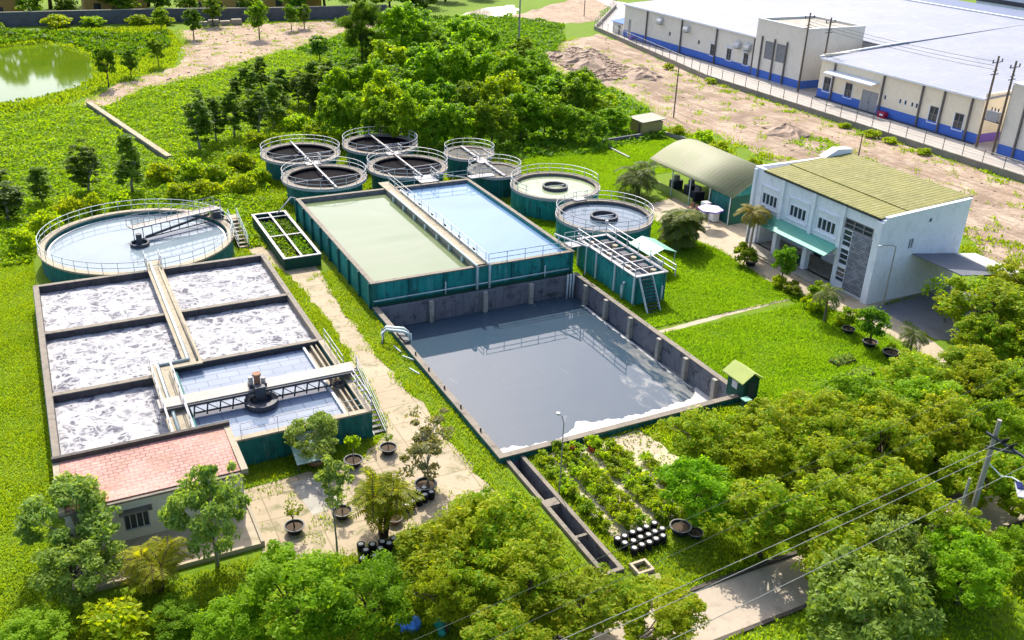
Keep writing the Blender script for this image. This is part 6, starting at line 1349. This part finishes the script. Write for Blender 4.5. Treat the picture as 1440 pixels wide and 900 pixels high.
# ------------------------------------------------------------------ grass and undergrowth (nobody could count it)
LAWN = [(20.9,-5.5),(38.6,-5.5),(38.9,6),(38.2,13),(37.3,17),(38,26),(37,32),(37,44),(42,48),(44,51),(58,51),(60,66),(46,70),(30,60),(26,49),(20.9,46)]
scatter('lawn_grass','bright mown-looking grass of the lawns around the white office',LAWN,180,'grass_lawn','blade',(.085,.19),.2,1)
scatter('rough_grass','rough bright grass around the foaming basins',[(-52,-16),(-28,-14),(-27,-2.4),(-26.9,37.5),(-26.5,52),(-44,58),(-60,40)],190,'grass_rough','blade',(.08,.15),.16,2,s=.8)
scatter('courtyard_grass','tufts of grass around the courtyard and basin',[(-29,-16),(4,-16),(21,-15.5),(21,-.5),(-.5,-.5),(-.5,25),(-1,51),(-9,56),(-9,37.4),(-6.4,37.4),(-6.0,6.2),(-16.4,6.2),(-16.4,-3),(-29,-3)],130,'grass_rough','blade',(.08,.2),.2,3,patch=.25)
scatter('track_grass','sparse tufts pushing through the concrete path and courtyard',PATH,55,'grass_rough','blade',(.08,.18),.12,13,skip_poly=True,thr=.80)
scatter('tank_grass','grass and creepers growing between the round tanks',[(-5,50.6),(-4,77),(12,77),(30,67),(36,56),(33,48),(26,50.6)],45,'grass_rough','blade',(.14,.30),.35,31)
def edge_tufts(name, label, polys, per_m, spread, size, seed):
    rg = np.random.default_rng(seed); X = []; Y = []
    for p in polys:
        for a, c in zip(p,p[1:]+p[:1]):
            L = math.hypot(c[0]-a[0],c[1]-a[1]); n = int(L*per_m); t = rg.uniform(0,1,n); s_ = rg.normal(0,spread,n)
            X.append(a[0]+(c[0]-a[0])*t+s_*(c[1]-a[1])/max(L,.01)); Y.append(a[1]+(c[1]-a[1])*t-s_*(c[0]-a[0])/max(L,.01))
    x = np.concatenate(X); y = np.concatenate(Y); k = hfield(x*.9+2,y*.9,1.)+rg.uniform(-.15,.15,len(x)) > .42
    for a in EXCL_R: k &= ~((x > a[0]) & (x < a[2]) & (y > a[1]) & (y < a[3]))
    for a in EXCL_C: k &= (x-a[0])**2+(y-a[1])**2 > a[2]**2
    x = x[k]; y = y[k]; N = len(x); a = rg.uniform(0,2*PI,N); a2 = rg.uniform(0,2*PI,N); L = size[1]*rg.uniform(.5,1.3,N); ln = rg.uniform(.1,.8,N)
    base = np.stack([x,y,np.zeros(N)],1); tip = np.stack([x+np.cos(a2)*ln*L,y+np.sin(a2)*ln*L,L],1); b_ = np.stack([np.cos(a),np.sin(a),np.zeros(N)],1)*size[0]; mid = base*.45+tip*.55
    o = bpy.data.objects.new(name,quads_mesh(name,np.stack([base,mid+b_*.5,tip,mid-b_*.5],1),'grass_rough')); COL.objects.link(o); o['kind'] = 'stuff'; o['label'] = label; o['category'] = 'grass'
edge_tufts('verge_grass','ragged grass creeping over the edges of bare earth',[DIRT_R,DIRT_L],26,.9,(.16,.30),41)
edge_tufts('verge_grass','ragged grass creeping over the edges of the concrete path and yard',[PATH,YARD],40,.22,(.09,.2),42)
for k,(x,y,an) in enumerate(((-1.0,17.4,.5),(-.75,15.6,.9),(-1.1,13.4,.7))):
    dx,dy = math.cos(an+1.2),math.sin(an+1.2); tag(MB().tube([(x-dx*.6,y-dy*.6,.22),(x+dx*.6,y+dy*.6,.24)],.06,6).build('loose_pipe','pale_pipe'),('short pale pipe lying in the grass beside the bent inlet pipe','short pale pipe lying in the grass, middle one along the basin','short pale pipe lying in the grass, last one along the basin')[k],'pipe','pale pipes lying in the grass')
scatter('front_grass','grass and weeds in front of the grove and along the road',[(-40,-40),(60,-40),(60,-6),(21,-6),(21,-.6),(10.5,-.6),(10.5,-15),(-40,-15)],45,'grass_rough','blade',(.12,.28),.3,4)
UND = [(-62,48),(-27,48),(-25,54),(-17,56.5),(-9,53),(-5.8,40),(-1,53),(.5,75),(11,74),(12,92),(28,110),(30,140),(24,150),(3.5,129),(-7,122),(-14,111),(-20,114),(-62,108)]
scatter('undergrowth','leafy creeping undergrowth covering the overgrown field',UND,26,'undergrowth_leaf','leaf',(.25,.42),.75,5,cat='undergrowth',s=.9,holes=[[(-17.2,113.5),(-15.5,113.5),(-8.8,78),(-10.4,78)]])
scatter('meadow_grass','rough meadow grass between the field and the green pond',[(-95,100),(-62,104),(-20,113),(-13,125),(1,141),(6,165),(6,188),(-27,186),(-95,180)],9,'grass_rough','blade',(.35,.55),.4,6,s=.5)
scatter('thicket_floor','low leafy plants under and around the thicket trees',[(12,70),(28,64),(44,62),(60,66),(66,78),(70,98),(67,112),(72,126),(88,146),(100,168),(95,184),(66,184),(52,172),(42,165),(26,150),(30,140),(28,110),(13,92)],8,'leaf_mid','leaf',(.45,.75),1.1,7,cat='undergrowth',s=.6)
scatter('fence_weeds','weeds on the earth strip and along the factory fence',[(89.3,30),(92.3,30),(92.3,99),(100,146),(96,146),(88.5,99)],22,'grass_rough','blade',(.2,.36),.3,8,skip_poly=True,thr=.66)
scatter('earth_weeds','green weed patch on the earth strip behind the office',[(81.6,64.3),(83.4,59.1),(81,48),(79.5,38),(77.3,31),(75,38),(76.3,47.3),(75.8,55.4)],30,'grass_lawn','blade',(.2,.3),.2,9,skip_poly=True,thr=.5)
scatter('earth_weeds','sparse weeds at the office side of the earth strip',[(60,8),(66,0),(71,14),(75,28),(72,42),(69,55),(66,64),(63,67),(62,50),(58,38),(56,28),(55,12)],24,'grass_rough','blade',(.2,.34),.3,10,skip_poly=True,thr=.58)
scatter('pond_bank_plants','broad leaved plants on the far bank of the green pond',[(-60,163),(-40,167),(-27,171),(-19,174),(-14,165),(-11,154),(-4,150),(3,160),(5,176),(-27,188),(-60,184)],6,'leaf_mid','leaf',(.6,.9),1.4,11,cat='undergrowth',s=.5)
scatter('earth_weeds','thin weeds dotted over the bare earth strip',DIRT_R,16,'grass_rough','blade',(.16,.28),.2,21,skip_poly=True,thr=.83,s=.6)
scatter('track_weeds','thin weeds dotted over the stony track',DIRT_L,12,'grass_rough','blade',(.2,.34),.2,22,skip_poly=True,thr=.84)
scatter('garden_weeds','low weeds between the garden rows',[(1.9,-.6),(10.8,-.6),(11.2,-12),(1.9,-12.5)],24,'leaf_garden','leaf',(.12,.2),.25,12,patch=.6,skip_poly=True)
